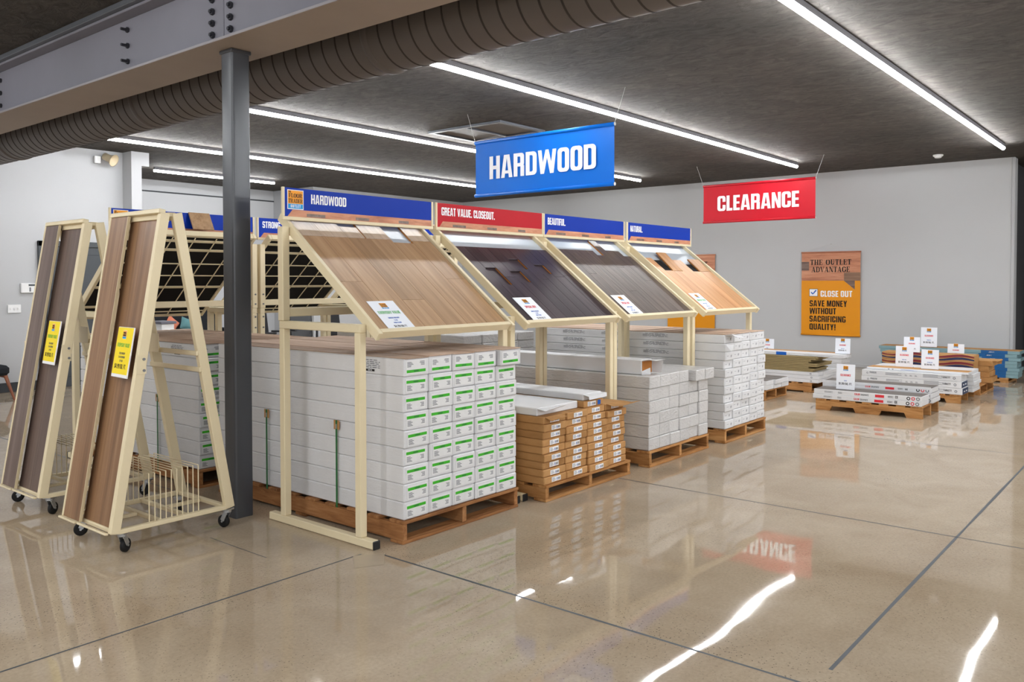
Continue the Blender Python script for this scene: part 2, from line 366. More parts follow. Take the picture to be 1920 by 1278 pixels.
def glyph(c):
    s, b = S_, B_
    if c == 'A': return .58, [[(0, 0), (.18, 0), (.31, 1), (.15, 1)], [(.40, 0), (.58, 0), (.43, 1), (.27, 1)], R4(.14, .18, .44, .31)]
    if c == 'B': return .52, [R4(0, 0, s, 1)]+ring(0, .44, .50, 1, s, b, .14, True)+ring(0, 0, .52, .57, s, b, .14, True)
    if c == 'C': return .52, ring(0, 0, .52, 1, s, b, .16, cut=(.3, .39, 1, .62))
    if c == 'D': return .53, ring(0, 0, .53, 1, s, b, .17, True)
    if c == 'E': return .40, [R4(0, 0, s, 1), R4(s, 0, .40, .16), R4(s, .84, .40, 1), R4(s, .43, .38, .57)]
    if c == 'F': return .38, [R4(0, 0, s, 1), R4(s, .84, .38, 1), R4(s, .43, .36, .57)]
    if c == 'G': return .53, ring(0, 0, .53, 1, s, b, .16, cut=(.3, .50, 1, .66))+[R4(.28, .40, .53, .52)]
    if c == 'H': return .54, [R4(0, 0, s, 1), R4(.35, 0, .54, 1), R4(s, .42, .35, .58)]
    if c == 'I': return .19, [R4(0, 0, s, 1)]
    if c == 'K': return .55, [R4(0, 0, s, 1), [(s, .38), (.37, 1), (.55, 1), (.30, .42), (.22, .3)], [(.20, .55), (.33, .6), (.55, 0), (.36, 0)]]
    if c == 'L': return .37, [R4(0, 0, s, 1), R4(s, 0, .37, .17)]
    if c == 'M': return .70, [R4(0, 0, .16, 1), R4(.54, 0, .70, 1), [(.06, 1), (.24, 1), (.42, 0), (.28, 0)], [(.46, 1), (.64, 1), (.42, 0), (.28, 0)]]
    if c == 'N': return .53, [R4(0, 0, .17, 1), R4(.36, 0, .53, 1), [(.04, 1), (.18, 1), (.49, 0), (.35, 0)]]
    if c in 'O0': return .53, ring(0, 0, .53, 1, s, b, .17)
    if c == 'P': return .50, [R4(0, 0, s, 1)]+ring(0, .38, .50, 1, s, b, .15, True)
    if c == 'Q': return .55, ring(0, 0, .53, 1, s, b, .17)+[[(.30, .16), (.40, .22), (.58, -.04), (.44, -.08)]]
    if c == 'R': return .54, [R4(0, 0, s, 1)]+ring(0, .42, .52, 1, s, b, .14, True)+[R4(.34, 0, .53, .46)]
    if c in 'S5': return .50, ring(0, .42, .50, 1, s, b, .15, cut=(.3, .54, 1, .70))+ring(0, 0, .50, .57, s, b, .15, cut=(-1, .28, .2, .46))
    if c == 'T': return .46, [R4(.135, 0, .325, .84), R4(0, .84, .46, 1)]
    if c == 'U': return .53, ring(0, 0, .53, 1.2, s, b, .17, cut=(-1, .5, 2, 2))+[R4(0, .3, s, 1), R4(.34, .3, .53, 1)]
    if c == 'V': return .56, [[(0, 1), (.18, 1), (.33, 0), (.18, 0)], [(.38, 1), (.56, 1), (.38, 0), (.23, 0)]]
    if c == 'W': return .86, [[(0, 1), (.17, 1), (.29, 0), (.12, 0)], [(.12, 0), (.29, 0), (.50, 1), (.36, 1)], [(.36, 1), (.50, 1), (.74, 0), (.57, 0)], [(.57, 0), (.74, 0), (.86, 1), (.69, 1)]]
    if c == 'X': return .54, [[(0, 1), (.2, 1), (.54, 0), (.34, 0)], [(.34, 1), (.54, 1), (.2, 0), (0, 0)]]
    if c == 'Y': return .54, [[(0, 1), (.18, 1), (.36, .38), (.18, .38)], [(.36, 1), (.54, 1), (.36, .38), (.18, .38)], R4(.175, 0, .365, .42)]
    if c == 'Z': return .44, [R4(0, 0, .44, .16), R4(0, .84, .44, 1), [(0, .16), (.2, .16), (.44, .84), (.24, .84)]]
    if c == '1': return .30, [R4(.10, 0, .29, 1), [(0, .72), (.12, .82), (.12, .98), (0, .88)]]
    if c == '2': return .48, ring(0, .42, .48, 1, s, b, .15, cut=(-1, .54, .2, .72))+[R4(0, 0, .48, .16), [(0, .16), (.2, .16), (.46, .56), (.28, .56)]]
    if c == '3': return .48, ring(0, .43, .48, 1, s, b, .15, cut=(-1, .54, .2, .80))+ring(0, 0, .48, .57, s, b, .15, cut=(-1, .22, .2, .46))
    if c == '4': return .52, [R4(.26, 0, .44, 1), R4(0, .2, .52, .34), [(0, .34), (.16, .34), (.34, 1), (.2, 1)]]
    if c == '6': return .50, ring(0, 0, .50, .62, s, b, .15)+[R4(0, .3, s, .86), [(0, .84), (.1, 1), (.46, 1), (.46, .85), (.19, .85)]]
    if c == '7': return .44, [R4(0, .84, .44, 1), [(.08, 0), (.27, 0), (.44, .84), (.25, .84)]]
    if c == '8': return .50, ring(0, .43, .50, 1, s, b, .15)+ring(0, 0, .50, .57, s, b, .15)
    if c == '9': return .50, ring(0, .38, .50, 1, s, b, .15)+[R4(.31, .14, .5, .7), R4(.04, 0, .44, .15)]
    if c == '$': return .50, glyph('S')[1]+[R4(.2, -.1, .3, 1.1)]
    if c == '/': return .34, [[(0, 0), (.12, 0), (.34, 1), (.22, 1)]]
    if c == '!': return .21, [R4(.01, .27, .20, 1), R4(.01, 0, .20, .18)]
    if c in '.,': return .18, [R4(0, 0, .17, .17)]
    if c == '-': return .26, [R4(0, .36, .26, .52)]
    return .20, []
def sglyph(c):
    """slab stencil capitals"""
    def stem(x, top=True, bot=True): return [R4(x, 0, x+.2, 1)]+([R4(x-.06, 0, x+.26, .07)] if bot else [])+([R4(x-.06, .93, x+.26, 1)] if top else [])
    if c == 'T': return .66, stem(.23, False)+[R4(0, .9, .30, 1), R4(.36, .9, .66, 1), R4(0, .68, .07, .9), R4(.59, .68, .66, .9)]
    if c == 'H': return .78, stem(.06)+stem(.52)+[R4(.29, .46, .49, .54)]
    if c == 'E': return .62, stem(.06)+[R4(.30, .93, .58, 1), R4(.30, 0, .62, .07), R4(.29, .46, .44, .54), R4(.51, .72, .58, .95), R4(.55, .05, .62, .28), R4(.42, .36, .48, .64)]
    if c == 'F': return .60, stem(.06)+[R4(.30, .93, .58, 1), R4(.29, .46, .44, .54), R4(.51, .72, .58, .95), R4(.42, .36, .48, .64)]
    if c == 'L': return .60, stem(.06)+[R4(.30, 0, .60, .07), R4(.53, .05, .60, .32)]
    if c == 'O': return .76, ring(0, 0, .76, 1, .22, .07, .34, cut=(.33, .7, .43, 2))
    if c == 'G': return .76, ring(0, 0, .74, 1, .22, .07, .34, cut=(.45, .42, 2, .68))+[R4(.5, .40, .8, .47), R4(.55, .1, .74, .42)]
    if c == 'D': return .74, stem(.06)+ring(.12, 0, .74, 1, .2, .07, .32, cut=(-1, .05, .33, .95))
    if c == 'U': return .74, [R4(.06, .2, .26, 1), R4(0, .93, .32, 1), R4(.54, .2, .62, 1), R4(.46, .93, .70, 1)]+ring(.06, 0, .62, .9, .2, .08, .25, cut=(-1, .28, 2, 2))
    if c == 'A': return .80, [[(.06, 0), (.13, 0), (.42, 1), (.33, 1)], [(.48, 0), (.72, 0), (.48, 1), (.34, 1)], R4(.2, .28, .50, .35), R4(0, 0, .22, .07), R4(.42, 0, .8, .07)]
    if c == 'V': return .80, [[(.04, 1), (.28, 1), (.46, 0), (.36, 0)], [(.62, 1), (.70, 1), (.46, 0), (.40, 0)], R4(0, .93, .34, 1), R4(.54, .93, .8, 1)]
    if c == 'N': return .80, [R4(.08, 0, .15, 1), R4(.65, 0, .72, 1), [(.08, 1), (.30, 1), (.72, 0), (.52, 0)], R4(0, 0, .25, .07), R4(0, .93, .28, 1), R4(.55, .93, .8, 1)]
    if c == 'R': return .78, stem(.06)+ring(.12, .45, .68, 1, .2, .07, .24, cut=(-1, .5, .33, .95))+[[(.36, .47), (.52, .47), (.76, 0), (.54, 0)], R4(.5, 0, .8, .07)]
    return .4, []
def text_width(t, h, gl=glyph, sp=.06, xs=1.): return sum((gl(c)[0]+sp) for c in t)*h*xs-sp*h*xs
def text(mb, t, org, right, up, h, mat, gl=glyph, sp=.06, xs=1., align='L'):
    org, right, up = Vector(org), Vector(right), Vector(up); x = 0.
    if align == 'C': x = -text_width(t, h, gl, sp, xs)/2
    nrm = right.cross(up)
    for c in t:
        w, ps = gl(c)
        for ip, p in enumerate(ps):      # strokes lie a hair above each other so that none are coplanar
            q = [org+right*(x+a*h*xs)+up*(b*h)+nrm*(h*.00012*ip) for a, b in p]
            if (q[1]-q[0]).cross(q[2]-q[1]).dot(nrm) < 0: q = q[::-1]
            mb.poly(q, mat)
        x += (w+sp)*h*xs
def rectf(mb, org, right, up, x0, x1, y0, y1, mat, off=0.):
    org, right, up = Vector(org), Vector(right), Vector(up); n = right.cross(up)*off
    mb.poly([org+right*x0+up*y0+n, org+right*x1+up*y0+n, org+right*x1+up*y1+n, org+right*x0+up*y1+n], mat)
def logo(mb, org, right, up, x, y, s, off):
    """small square shop logo: frame, orange field with two stencil lines, blue foot"""
    rectf(mb, org, right, up, x, x+s, y, y+s, 'print_white', off)
    rectf(mb, org, right, up, x+.04*s, x+.96*s, y+.29*s, y+.96*s, 'logo_orange', off+.0008)
    rectf(mb, org, right, up, x+.04*s, x+.96*s, y+.04*s, y+.28*s, 'logo_sky', off+.0008)
    o, r, u = Vector(org), Vector(right), Vector(up); n = r.cross(u)*(off+.0016)
    if s > .05:
        text(mb, 'THE', o+r*(x+.08*s)+u*(y+.85*s)+n, r, u, .09*s, 'print_black')
        text(mb, 'FLOOR', o+r*(x+.5*s)+u*(y+.60*s)+n, r, u, .22*s, 'print_black', sglyph, xs=1., align='C')
        text(mb, 'TRADER', o+r*(x+.5*s)+u*(y+.33*s)+n, r, u, .21*s, 'print_black', sglyph, xs=.88, align='C')
        text(mb, 'OUTLET', o+r*(x+.5*s)+u*(y+.09*s)+n, r, u, .15*s, 'print_white', sp=.25, align='C')
    else:
        rectf(mb, org, right, up, x+.15*s, x+.85*s, y+.62*s, y+.80*s, 'print_black', off+.0016)
        rectf(mb, org, right, up, x+.12*s, x+.88*s, y+.36*s, y+.54*s, 'print_black', off+.0016)
# ================================================================== THE SETTING
def struct(name, mb, parent=None):
    o = mb.obj(name, parent)
    if parent is None: o['kind'] = 'structure'
    return o
ZC = 3.54
m = MB(); m.box(-8, 19.5, -9, 16.2, -.2, 0, 'polished_concrete'); floor = struct('floor', m)
def joint(p0, p1, w):
    p0, p1 = Vector(p0), Vector(p1); d = (p1-p0).normalized(); n = Vector((-d.y, d.x, 0))*w/2; mb = MB()
    L = (p1-p0).length; k = max(2, int(L/.35)); a = []; b = []
    for i in range(k+1):
        t = i/k; q = p0.lerp(p1, t); j = random.uniform(.75, 1.25)
        a.append((q.x+n.x*j, q.y+n.y*j, .0006)); b.append((q.x-n.x*j, q.y-n.y*j, .0006))
    for i in range(k): mb.poly([b[i], b[i+1], a[i+1], a[i]], 'joint_filler')
    mb.obj('control_joint', floor)
joint((3.17, 3.56, 0), (3.17, -8, 0), .016); joint((3.10, 3.655, 0), (-7, 3.655, 0), .012)
joint((3.35, 1.11, 0), (15.5, 1.08, 0), .016); joint((5.585, 3.5, 0), (5.585, -8, 0), .012)
joint((8.6, 3.4, 0), (8.6, -8, 0), .008); joint((3.17, 5.4, 0), (3.17, 12.8, 0), .01); joint((-7, 7.6, 0), (3.1, 7.6, 0), .008)
joint((2.72, 4.6, 0), (2.72, 4.02, 0), .006)
mb = MB(); mb.poly([(2.92, 3.50, .0008), (3.06, 3.42, .0008), (3.19, 3.56, .0008), (3.05, 3.67, .0008)], 'patch_grey'); mb.obj('floor_patch', floor)
m = MB(); m.box(-8, 19.5, -9, 16.2, ZC, ZC+.2, 'ceiling_spray'); ceiling = struct('ceiling', m)
# back wall with the opening at its right end
m = MB(); m.box(15.55, 15.75, 2.34, 14.4, 0, ZC, 'wall_paint'); struct('wall_back', m)
m = MB(); m.cbox(15.53, 15.77, 2.29, 2.34, 0, ZC, 'wall_white', .01); struct('trim_1', m)
m = MB(); m.box(15.75, 19.3, 2.4, 2.5, 0, ZC, 'storeroom_shade'); m.box(19.3, 19.4, -6, 2.5, 0, ZC, 'storeroom_shade'); struct('wall_storeroom', m)
# left wall, pilaster, recess
m = MB(); m.box(-8, 6.2, 12.88, 13.1, 0, ZC, 'wall_white'); struct('wall_left', m)
m = MB(); m.box(6.2, 6.36, 12.6, 15.8, 0, ZC, 'wall_white'); m.box(6.36, 6.48, 12.6, 12.8, 3.33, ZC, 'wall_white'); struct('wall_pilaster', m)
m = MB(); m.box(6.36, 10.95, 15.8, 16.0, 0, ZC, 'wall_white'); struct('wall_recess', m)
m = MB(); m.box(10.95, 15.55, 14.4, 15.99, 0, ZC, 'wall_white'); struct('wall_corner', m)
m = MB(); m.box(6.36, 10.95, 15.78, 15.8, 3.30, 3.325, 'baseboard_dark'); struct('trim_2', m)
m = MB(); m.box(10.0, 10.14, 15.6, 15.8, 0, ZC, 'wall_white'); struct('wall_pier', m)
for nm, d in (('baseboard_left', (-8, 4.94, 12.86, 12.88, 0, .135)), ('baseboard_recess', (6.36, 10.95, 15.78, 15.8, 0, .135))):
    m = MB(); m.cbox(*d, 'baseboard_dark', .004); struct(nm, m)
m = MB(); m.cbox(15.53, 15.55, 2.34, 14.4, 0, .06, 'wall_white', .003); struct('baseboard_back', m)
# dark door in the left wall
dr = thing('door_1', 'dark grey metal door with frame in the left wall', 'door', (5.0, 12.86, 0)); dr['kind'] = 'structure'
m = MB()
m.cbox(-.05, .05, -.03, .02, 0, 2.14, 'door_grey', .006); m.cbox(1.05, 1.15, -.03, .02, 0, 2.14, 'door_grey', .006); m.cbox(-.05, 1.15, -.03, .02, 2.06, 2.14, 'door_grey', .006); m.obj('door_frame', dr)
m = MB(); m.cbox(.06, 1.04, -.012, .012, .01, 2.05, 'door_grey', .004); m.cbox(.12, .98, -.018, -.01, 1.05, 1.95, 'door_grey', .006); m.cbox(.12, .98, -.018, -.01, .15, .95, 'door_grey', .006); dl = m.obj('door_leaf', dr)
m = MB(); m.cyl((.98, -.015, 1.02), (.98, -.06, 1.02), .012, 'zinc'); m.cyl((.98, -.06, 1.02), (.86, -.06, 1.02), .01, 'zinc'); m.obj('door_handle', dl)

# ------------------------------------------------------------------ steel column, beam and duct
c = thing('steel_column', 'dark grey square steel column beside the sample carts', 'column', (3.107, 4.893, 0))
m = MB(); m.prism(rrect(-.067, -.065, .067, .065, (.016,)*4, 2, 5), 0, 3.03, 'column_steel', 'XY'); sh_ = m.mesh('shaft', True); sh_.set_sharp_from_angle(angle=.9); link('shaft', sh_, c)
m = MB(); m.cbox(-.074, .074, -.072, .072, 3.0305, 3.0535, 'column_steel', .004); m.obj('cap_plate', c)
b = thing('steel_beam', 'grey bolted steel beam crossing above the column', 'beam', (3.107, 4.85, 3.054))
def beam_box(n, d, mat, bv=.004): one_box(n, d, mat, b, bv)
Y0, Y1 = -10.0, 8.0
beam_box('bottom_flange', (-.21, .205, Y0, Y1, 0, .018), 'beam_under_lit'); beam_box('flange_edge', (-.2115, -.21, Y0, Y1, .001, .017), 'flange_grey', .0005)
beam_box('web', (-.108, -.094, .004, Y1, .018, .425), 'beam_grey'); beam_box('web', (-.108, -.094, Y0, -.004, .018, .425), 'beam_grey')
beam_box('web', (.094, .108, Y0, Y1, .018, .425), 'beam_grey')
beam_box('top_flange', (-.21, .205, Y0, Y1, .425, .445), 'beam_grey')
beam_box('ceiling_angle', (-.25, .20, Y0, Y1, .445, .486), 'steel_grey')
bm_ = MB(); bm_.cyl((-.004, 0, 0), (-.022, 0, 0), .022, 'bolt_dark', n=6); bm_.cyl((-.022, 0, 0), (-.034, 0, 0), .012, 'bolt_dark', n=8); bme = bm_.mesh('bolt')
bm2 = MB(); bm2.cyl((-.004, 0, 0), (-.02, 0, 0), .02, 'bolt_dark', n=6); bm2.cyl((-.02, 0, 0), (-.06, 0, 0), .011, 'bolt_dark', n=8); bme2 = bm2.mesh('bolt')
for y in (.12, -.09):
    for z in (3.149, 3.224, 3.299, 3.376): link('bolt', bme, b, (-.105, y, z-3.054))
for y in (6.115, 8.545, 2.4, -.3):
    for z in (3.17, 3.285, 3.40): link('bolt', bme2, b, (-.105, y-4.85, z-3.054))
d = thing('spiral_duct', 'large dark grey spiral ventilation duct below the ceiling', 'duct', (4.0, 3, 3.256))
m = MB(); prof = []; L0, L1 = -10.5, 12.2
m.cyl((0, L0, 0), (0, L1, 0), .243, 'duct_grey', n=40, caps=False); m.obj('duct_shell', d, smooth=True)
rb = MB(); rb.lathe((0, 0, 0), (0, 1, 0), [(.243, -.008), (.2475, -.003), (.2475, .003), (.243, .008)], 'duct_seam_shade', 40); rme = rb.mesh('seam', True)
rb = MB(); rb.lathe((0, 0, 0), (0, 1, 0), [(.243, -.03), (.256, -.022), (.256, .022), (.243, .03)], 'duct_grey', 40); cme = rb.mesh('coupling', True)
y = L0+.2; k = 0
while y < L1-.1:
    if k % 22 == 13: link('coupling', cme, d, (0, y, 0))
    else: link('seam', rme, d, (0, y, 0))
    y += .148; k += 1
for y in (-6, -1.5, 2.6, 6.5, 10):
    m = MB(); m.cbox(-.012, .012, y-.01, y+.01, .243, .284, 'duct_grey', .002); m.obj('hanger', d)

# ------------------------------------------------------------------ linear lights
def strip(x0, x1, y, label):
    t = thing('linear_light', label, 'ceiling light', ((x0+x1)/2, y, ZC), 0, 'linear ceiling lights')
    h = (x1-x0)/2
    one_box('housing', (-h, h, -.027, .027, -.052, -.001), 'light_housing', t, .003)
    n = 8; prof = [(-.025, -.0525)]+[(-.025*math.cos(math.pi*k/n), -.068-.022*math.sin(math.pi*k/n)) for k in range(n+1)]+[(.025, -.0525)]
    m = MB(); P = [[(x, p[0], p[1]) for p in prof] for x in (-h, h)]
    for k in range(len(prof)-1): m.poly([P[0][k], P[1][k], P[1][k+1], P[0][k+1]], 'led_diffuser')
    m.poly(P[0], 'led_diffuser'); m.poly(P[1][::-1], 'led_diffuser'); m.obj('diffuser', t)
strip(4.45, 13.95, 2.215, 'long linear light nearest the right edge of the photo')
strip(4.45, 13.95, 5.25, 'long linear light running behind the blue hardwood banner\'s right end')
strip(4.45, 13.95, 8.28, 'linear light crossing behind the blue hardwood banner')
strip(4.45, 13.95, 11.35, 'long thin linear light farther back above the rack signs')
strip(7.29, 9.72, 14.0, 'short linear light in the wall recess at the far left')
for y, w in ((-.82, 'nearer'), (-3.85, 'middle'), (-6.9, 'farther')): strip(4.45, 13.95, y, f'added unseen linear light over the aisle right of the photo, the {w} one')  # unseen aisle strips, added to help light the room
for y, w in ((-5.3, 'first'), (-2.3, 'second'), (.75, 'third'), (3.8, 'fourth'), (6.85, 'fifth'), (9.9, 'sixth')): strip(-6.5, 1.2, y, f'added linear light in the unseen bay behind the camera, {w} from the right')  # unseen strips added to brighten the near floor and carton sides
# ceiling hatch, detector, horn, wall plates
v = thing('ceiling_vent', 'grey framed return air grille set in the dark ceiling', 'vent', (8.36, 7.30, ZC))
for dd in ((-.46, .46, -.63, -.57), (-.46, .46, .57, .63), (-.46, -.40, -.57, .57), (.40, .46, -.57, .57), (-.40, .40, -.02, .02)):
    m = MB(); m.cbox(*dd, -.03, -.001, 'steel_grey', .004); m.obj('frame_bar', v)
m = MB(); m.cbox(-.40, .40, -.57, .57, -.006, -.001, 'duct_grey', .001); m.obj('grille_panel', v)
t = thing('smoke_detector', 'small round white smoke detector on the ceiling', 'detector', (14.5, 3.2, ZC))
m = MB(); m.lathe((0, 0, -.001), (0, 0, -1), [(0, 0), (.075, 0), (.075, .02), (.06, .03), (0, .03)], 'plastic_white', 20); m.obj('base_ring', t, smooth=True)
m = MB(); m.lathe((0, 0, -.03), (0, 0, -1), [(.05, 0), (.05, .018), (.03, .026), (0, .026)], 'plastic_white', 20); m.obj('sensor_cap', t, smooth=True)
t = thing('horn_speaker', 'beige horn loudspeaker high on the left wall', 'speaker', (5.92, 12.86, 3.42))
m = MB(); ax = (.45, -.8, -.4); m.lathe((0, -.10, 0), ax, [(0, -.06), (.055, -.06), (.055, .02), (.06, .05), (.092, .11), (.096, .115), (.085, .108), (.04, .05), (0, .04)], 'horn_beige', 20); m.obj('horn', t, smooth=True)
m = MB(); m.cbox(-.03, .03, -.10, 0, -.015, .015, 'horn_beige', .004); m.obj('bracket', t)
m = MB(); m.cbox(-.17, -.08, -.05, 0, -.09, .02, 'plastic_white', .006); m.obj('junction_box', t)
t = thing('alarm_keypad', 'white alarm keypad with dark display beside the grey door', 'keypad', (4.815, 12.865, 1.46))
one_box('case', (-.095, .095, -.025, .014, -.07, .07), 'plastic_white', t, .008)
m = MB(); m.box(0, .085, -.0275, -.0255, .03, .055, 'door_grey'); m.obj('display', t)
m = MB(); m.box(.01, .03, -.0275, -.0255, -.05, .01, 'print_grey'); m.obj('buttons', t)
t = thing('switch_plate', 'white three-gang light switch plate below the keypad', 'switch', (4.635, 12.868, 1.17))
one_box('plate', (-.085, .085, -.008, .011, -.058, .058), 'plastic_white', t, .003)
for x in (-.05, 0, .05): one_box('toggle', (x-.008, x+.008, -.018, -.008, -.014, .014), 'plastic_white', t, .002)
# ================================================================== PALLETS AND CARTONS
def pallet(x0, x1, y0, y1, label, h=.135, red=False, notch=False, nb=None, group='wooden pallets'):
    W, L = x1-x0, y1-y0; mt, ms = ('pallet_red', 'pallet_red_side') if red else ('pallet_wood', 'pallet_side')
    t = thing('pallet', label, 'pallet', (x0, y0, 0), 0, group); T = .018; sw = .038
    for x in (0, (W-sw)/2, W-sw):
        m = MB()
        if notch:
            z0, z1 = .001, h-T; n = L*.14; nw = L*.25; pr = []
            a1, a2, b1, b2 = n, n+nw, L-n-nw, L-n
            pr = [(0, z0), (a1, z0), (a1+.025, z0+.055), (a2-.025, z0+.055), (a2, z0), (b1, z0), (b1+.025, z0+.055), (b2-.025, z0+.055), (b2, z0), (L, z0), (L, z1), (0, z1)]
            for k in range(0, 1): m.prism(pr, x, x+sw, mt, 'YZ')
        else: m.cbox(x, x+sw, .004, L-.004, T+.001, h-T, mt, .003)
        m.obj('stringer', t)
    nb = nb or max(5, int(L/.2)); wb = .095
    for k in range(nb):
        yy = k*(L-wb)/(nb-1); w2 = wb+(.03 if k in (0, nb-1) else random.uniform(-.012, .012)); j = random.uniform(-.006, .006)
        yy = min(yy, L-w2)
        m = MB(); m.cbox(j, W+j, yy, yy+w2, h-T, h, ms, .002); m.obj('deck_board', t)
    if not notch:
        for k in range(max(3, nb//3)):
            n3 = max(3, nb//3); yy = k*(L-.11)/(n3-1); m = MB(); m.cbox(random.uniform(-.004, .004), W, yy, yy+.11, .001, T+.001, ms, .002); m.obj('bottom_board', t)
    return t
def end_label(kind, w, h):
    """printed label on the small end of a carton, facing -Y, origin at its centre"""
    m = MB(); O, R, U = (0, 0, 0), (1, 0, 0), (0, 0, 1)
    rnd = random.Random(kind)
    if kind.startswith('green'):
        m.box(-w/2, w/2, -.0015, 0, -h/2, h/2, 'label_white'); f = -1 if kind == 'green_flip' else 1
        g0 = h*.14 if f > 0 else -h*.42
        rectf(m, O, R, U, -w*.47, w*.47, g0, g0+h*.22, 'label_green', .002)
        text(m, 'HARDWOOD', (0, -.0024, g0+h*.06), R, U, h*.1, 'strap_green', align='C')
        z = (-h*.02 if f > 0 else h*.40)
        for r in range(5):
            zz = z-r*h*.085
            rectf(m, O, R, U, -w*.44, -w*.44+w*rnd.uniform(.18, .36), zz-h*.045, zz, 'print_grey', .002)
            if r < 4: rectf(m, O, R, U, w*.42-w*rnd.uniform(.14, .26), w*.42, zz-h*.045, zz, 'print_grey', .002)
    elif kind == 'barcode':
        m.box(-w/2, w/2, -.0015, 0, -h/2, h/2, 'print_white')
        for r in range(4): rectf(m, O, R, U, -w*.45, -w*.45+w*rnd.uniform(.25, .45), h*.34-r*h*.2-h*.08, h*.34-r*h*.2, 'print_grey', .002)
        rectf(m, O, R, U, w*.05, w*.12, -h*.3, h*.2, 'print_blue', .002)
        for k in range(5): rectf(m, O, R, U, w*(.18+.055*k), w*(.18+.055*k+.03), -h*.3, h*.2, 'print_black', .002)
    elif kind == 'mark':
        m.box(-w/2, w/2, -.001, 0, -h/2, h/2, 'carton_plain')
        rectf(m, O, R, U, w*.12, w*.19, -h*.18, h*.16, 'print_grey', .0015); rectf(m, O, R, U, w*.24, w*.27, -h*.1, h*.2, 'print_grey', .0015)
        rectf(m, O, R, U, -w*.4, -w*.15, h*.05, h*.09, 'print_grey', .0015)
    return m.mesh('end_label')
def side_print(kind, w, h):
    """text block printed on the long side, facing -X (right = -Y)"""
    m = MB(); O, R, U = (0, 0, 0), (0, -1, 0), (0, 0, 1); rnd = random.Random(3)
    n = 5 if kind == 'care' else 4
    for r in range(n):
        z = h*.45-r*h*.15; k = w*(.38 if r == 0 else .48)
        x = -k
        while x < k-.01:
            l = rnd.uniform(.015, .05)*w/.2; rectf(m, O, R, U, x, min(x+l, k), z-h*.06, z, 'print_grey', .001); x += l+.008*w/.2
    if kind == 'care':
        rectf(m, O, R, U, -w*.22, w*.22, -h*.5, -h*.32, 'print_black', .001)
        text(m, 'THANK YOU', (-.0015, 0, -h*.46), R, U, h*.1, 'print_white', align='C')
    return m.mesh('side_print')
def carton_mesh(name, w, l, h, mat, b=.006): m = MB(); m.cbox(0, w, 0, l, 0, h, mat, b); return m.mesh(name)
def stack(key, x0, y0, z0, nx, nz, w, l, h, mat, group, where, lab=None, lw=.8, lh=.8, top='row', lidmat=None, skip=(), jit=.006, short=None, off=(0, 0)):
    """cartons in columns and rows, each a thing with its printed end label; returns {(col, row): carton}"""
    gap = .003; me = carton_mesh('carton', w-gap, l, h-.0015, mat); out = {}
    lms = {k: end_label(k, (w-gap)*lw, h*lh) for k in ([lab, lab+'_flip'] if lab == 'green' else [lab] if lab else [])}
    lm2 = None
    if lidmat:
        q = MB(); q.cbox(.006, w-gap-.006, -.005, l+.002, 0, .005, lidmat, .0015); lm2 = q.mesh('lid')
    for r in range(nz):
        for c in range(nx):
            if (c, r) in skip: continue
            y = y0+random.uniform(-jit, jit)+(short or {}).get((c, r), 0)
            o = link('carton', me, None, (x0+c*w, y, z0+r*h))
            rr = nz-1-r
            rowt = ORD[rr]+' row from top' if rr < 6 else (ORD[r]+' row from bottom')
            tag(o, f'{where}, {rowt}, {ORD[c]} from left', 'carton', group)
            if lab:
                k = lab+'_flip' if (lab == 'green' and r == nz-1) else lab
                link('end_label', lms[k], o, ((w-gap)/2+off[0]*w+random.uniform(-.008, .008), -.0005, h*.5+off[1]*h+random.uniform(-.003, .003)), (0, random.uniform(-.012, .012), 0))
            if lidmat and r == nz-1: link('lid', lm2, o, (random.uniform(-.002, .002), 0, h-.001+random.uniform(0, .002)), (0, random.uniform(-.012, .012), 0))
            out[(c, r)] = o
    return out
def flap(o, pts, mat='carton_plain', th=.003):
    """bent cardboard flap: quad strip with thickness; pts = list of (left, right) points"""
    m = MB(); n = len(pts)
    up = [(Vector(a), Vector(b)) for a, b in pts]
    for i in range(n-1):
        a, b_ = up[i]; c_, d_ = up[i+1]; nr = (b_-a).cross(c_-a).normalized()*th
        m.hexa([a, b_, d_, c_, a+nr, b_+nr, d_+nr, c_+nr], mat)
    m.obj('flap', o)
# ---- first row of stacks, below the front racks
pallet(3.36, 4.435, 3.588, 5.56, 'reddish wooden pallet under the nearest white green-labelled stack', red=True, nb=10)
A = stack('A', 3.38, 3.60, .137, 5, 9, .21, 1.985, .1063, 'carton_white', 'green-labelled cartons in the nearest stack', 'white green-label carton in the nearest stack', 'green', .80, .74, lidmat='kraft_top')
sp1 = side_print('care', .19, .075); link('side_print', sp1, A[(0, 8)], (-.0008, .30, .054))
sp2 = side_print('text', .05, .07)
for r in range(2, 8): link('side_print', sp2, A[(0, r)], (-.0008, 1.68+random.uniform(-.01, .01), .052))
lo = A[(4, 8)]; lo.location.y -= .03; lo.location.x += .012; lo.rotation_euler = (0, 0, -.012)
def strapping(x, y, zt, label):
    t = thing('strap', label, 'strap', (x, y, 0), 0, 'green pallet straps')
    m = MB(); m.cbox(-.0035, -.0015, -.008, .008, .045, zt+.004, 'strap_green', .0005); m.obj('band', t)
    m = MB(); m.cbox(-.006, -.0036, -.006, .006, zt-.05, zt-.02, 'zinc', .0006); m.obj('seal', t)
    m = MB(); m.cbox(-.0014, -.0002, -.028, .028, zt-.055, zt+.004, 'kraft', .0004); m.obj('edge_protector', t)
strapping(3.369, 4.96, .665, 'green strap on the nearest white stack, beside the column'); strapping(3.369, 4.205, .668, 'green strap on the nearest white stack, behind the cream frame')

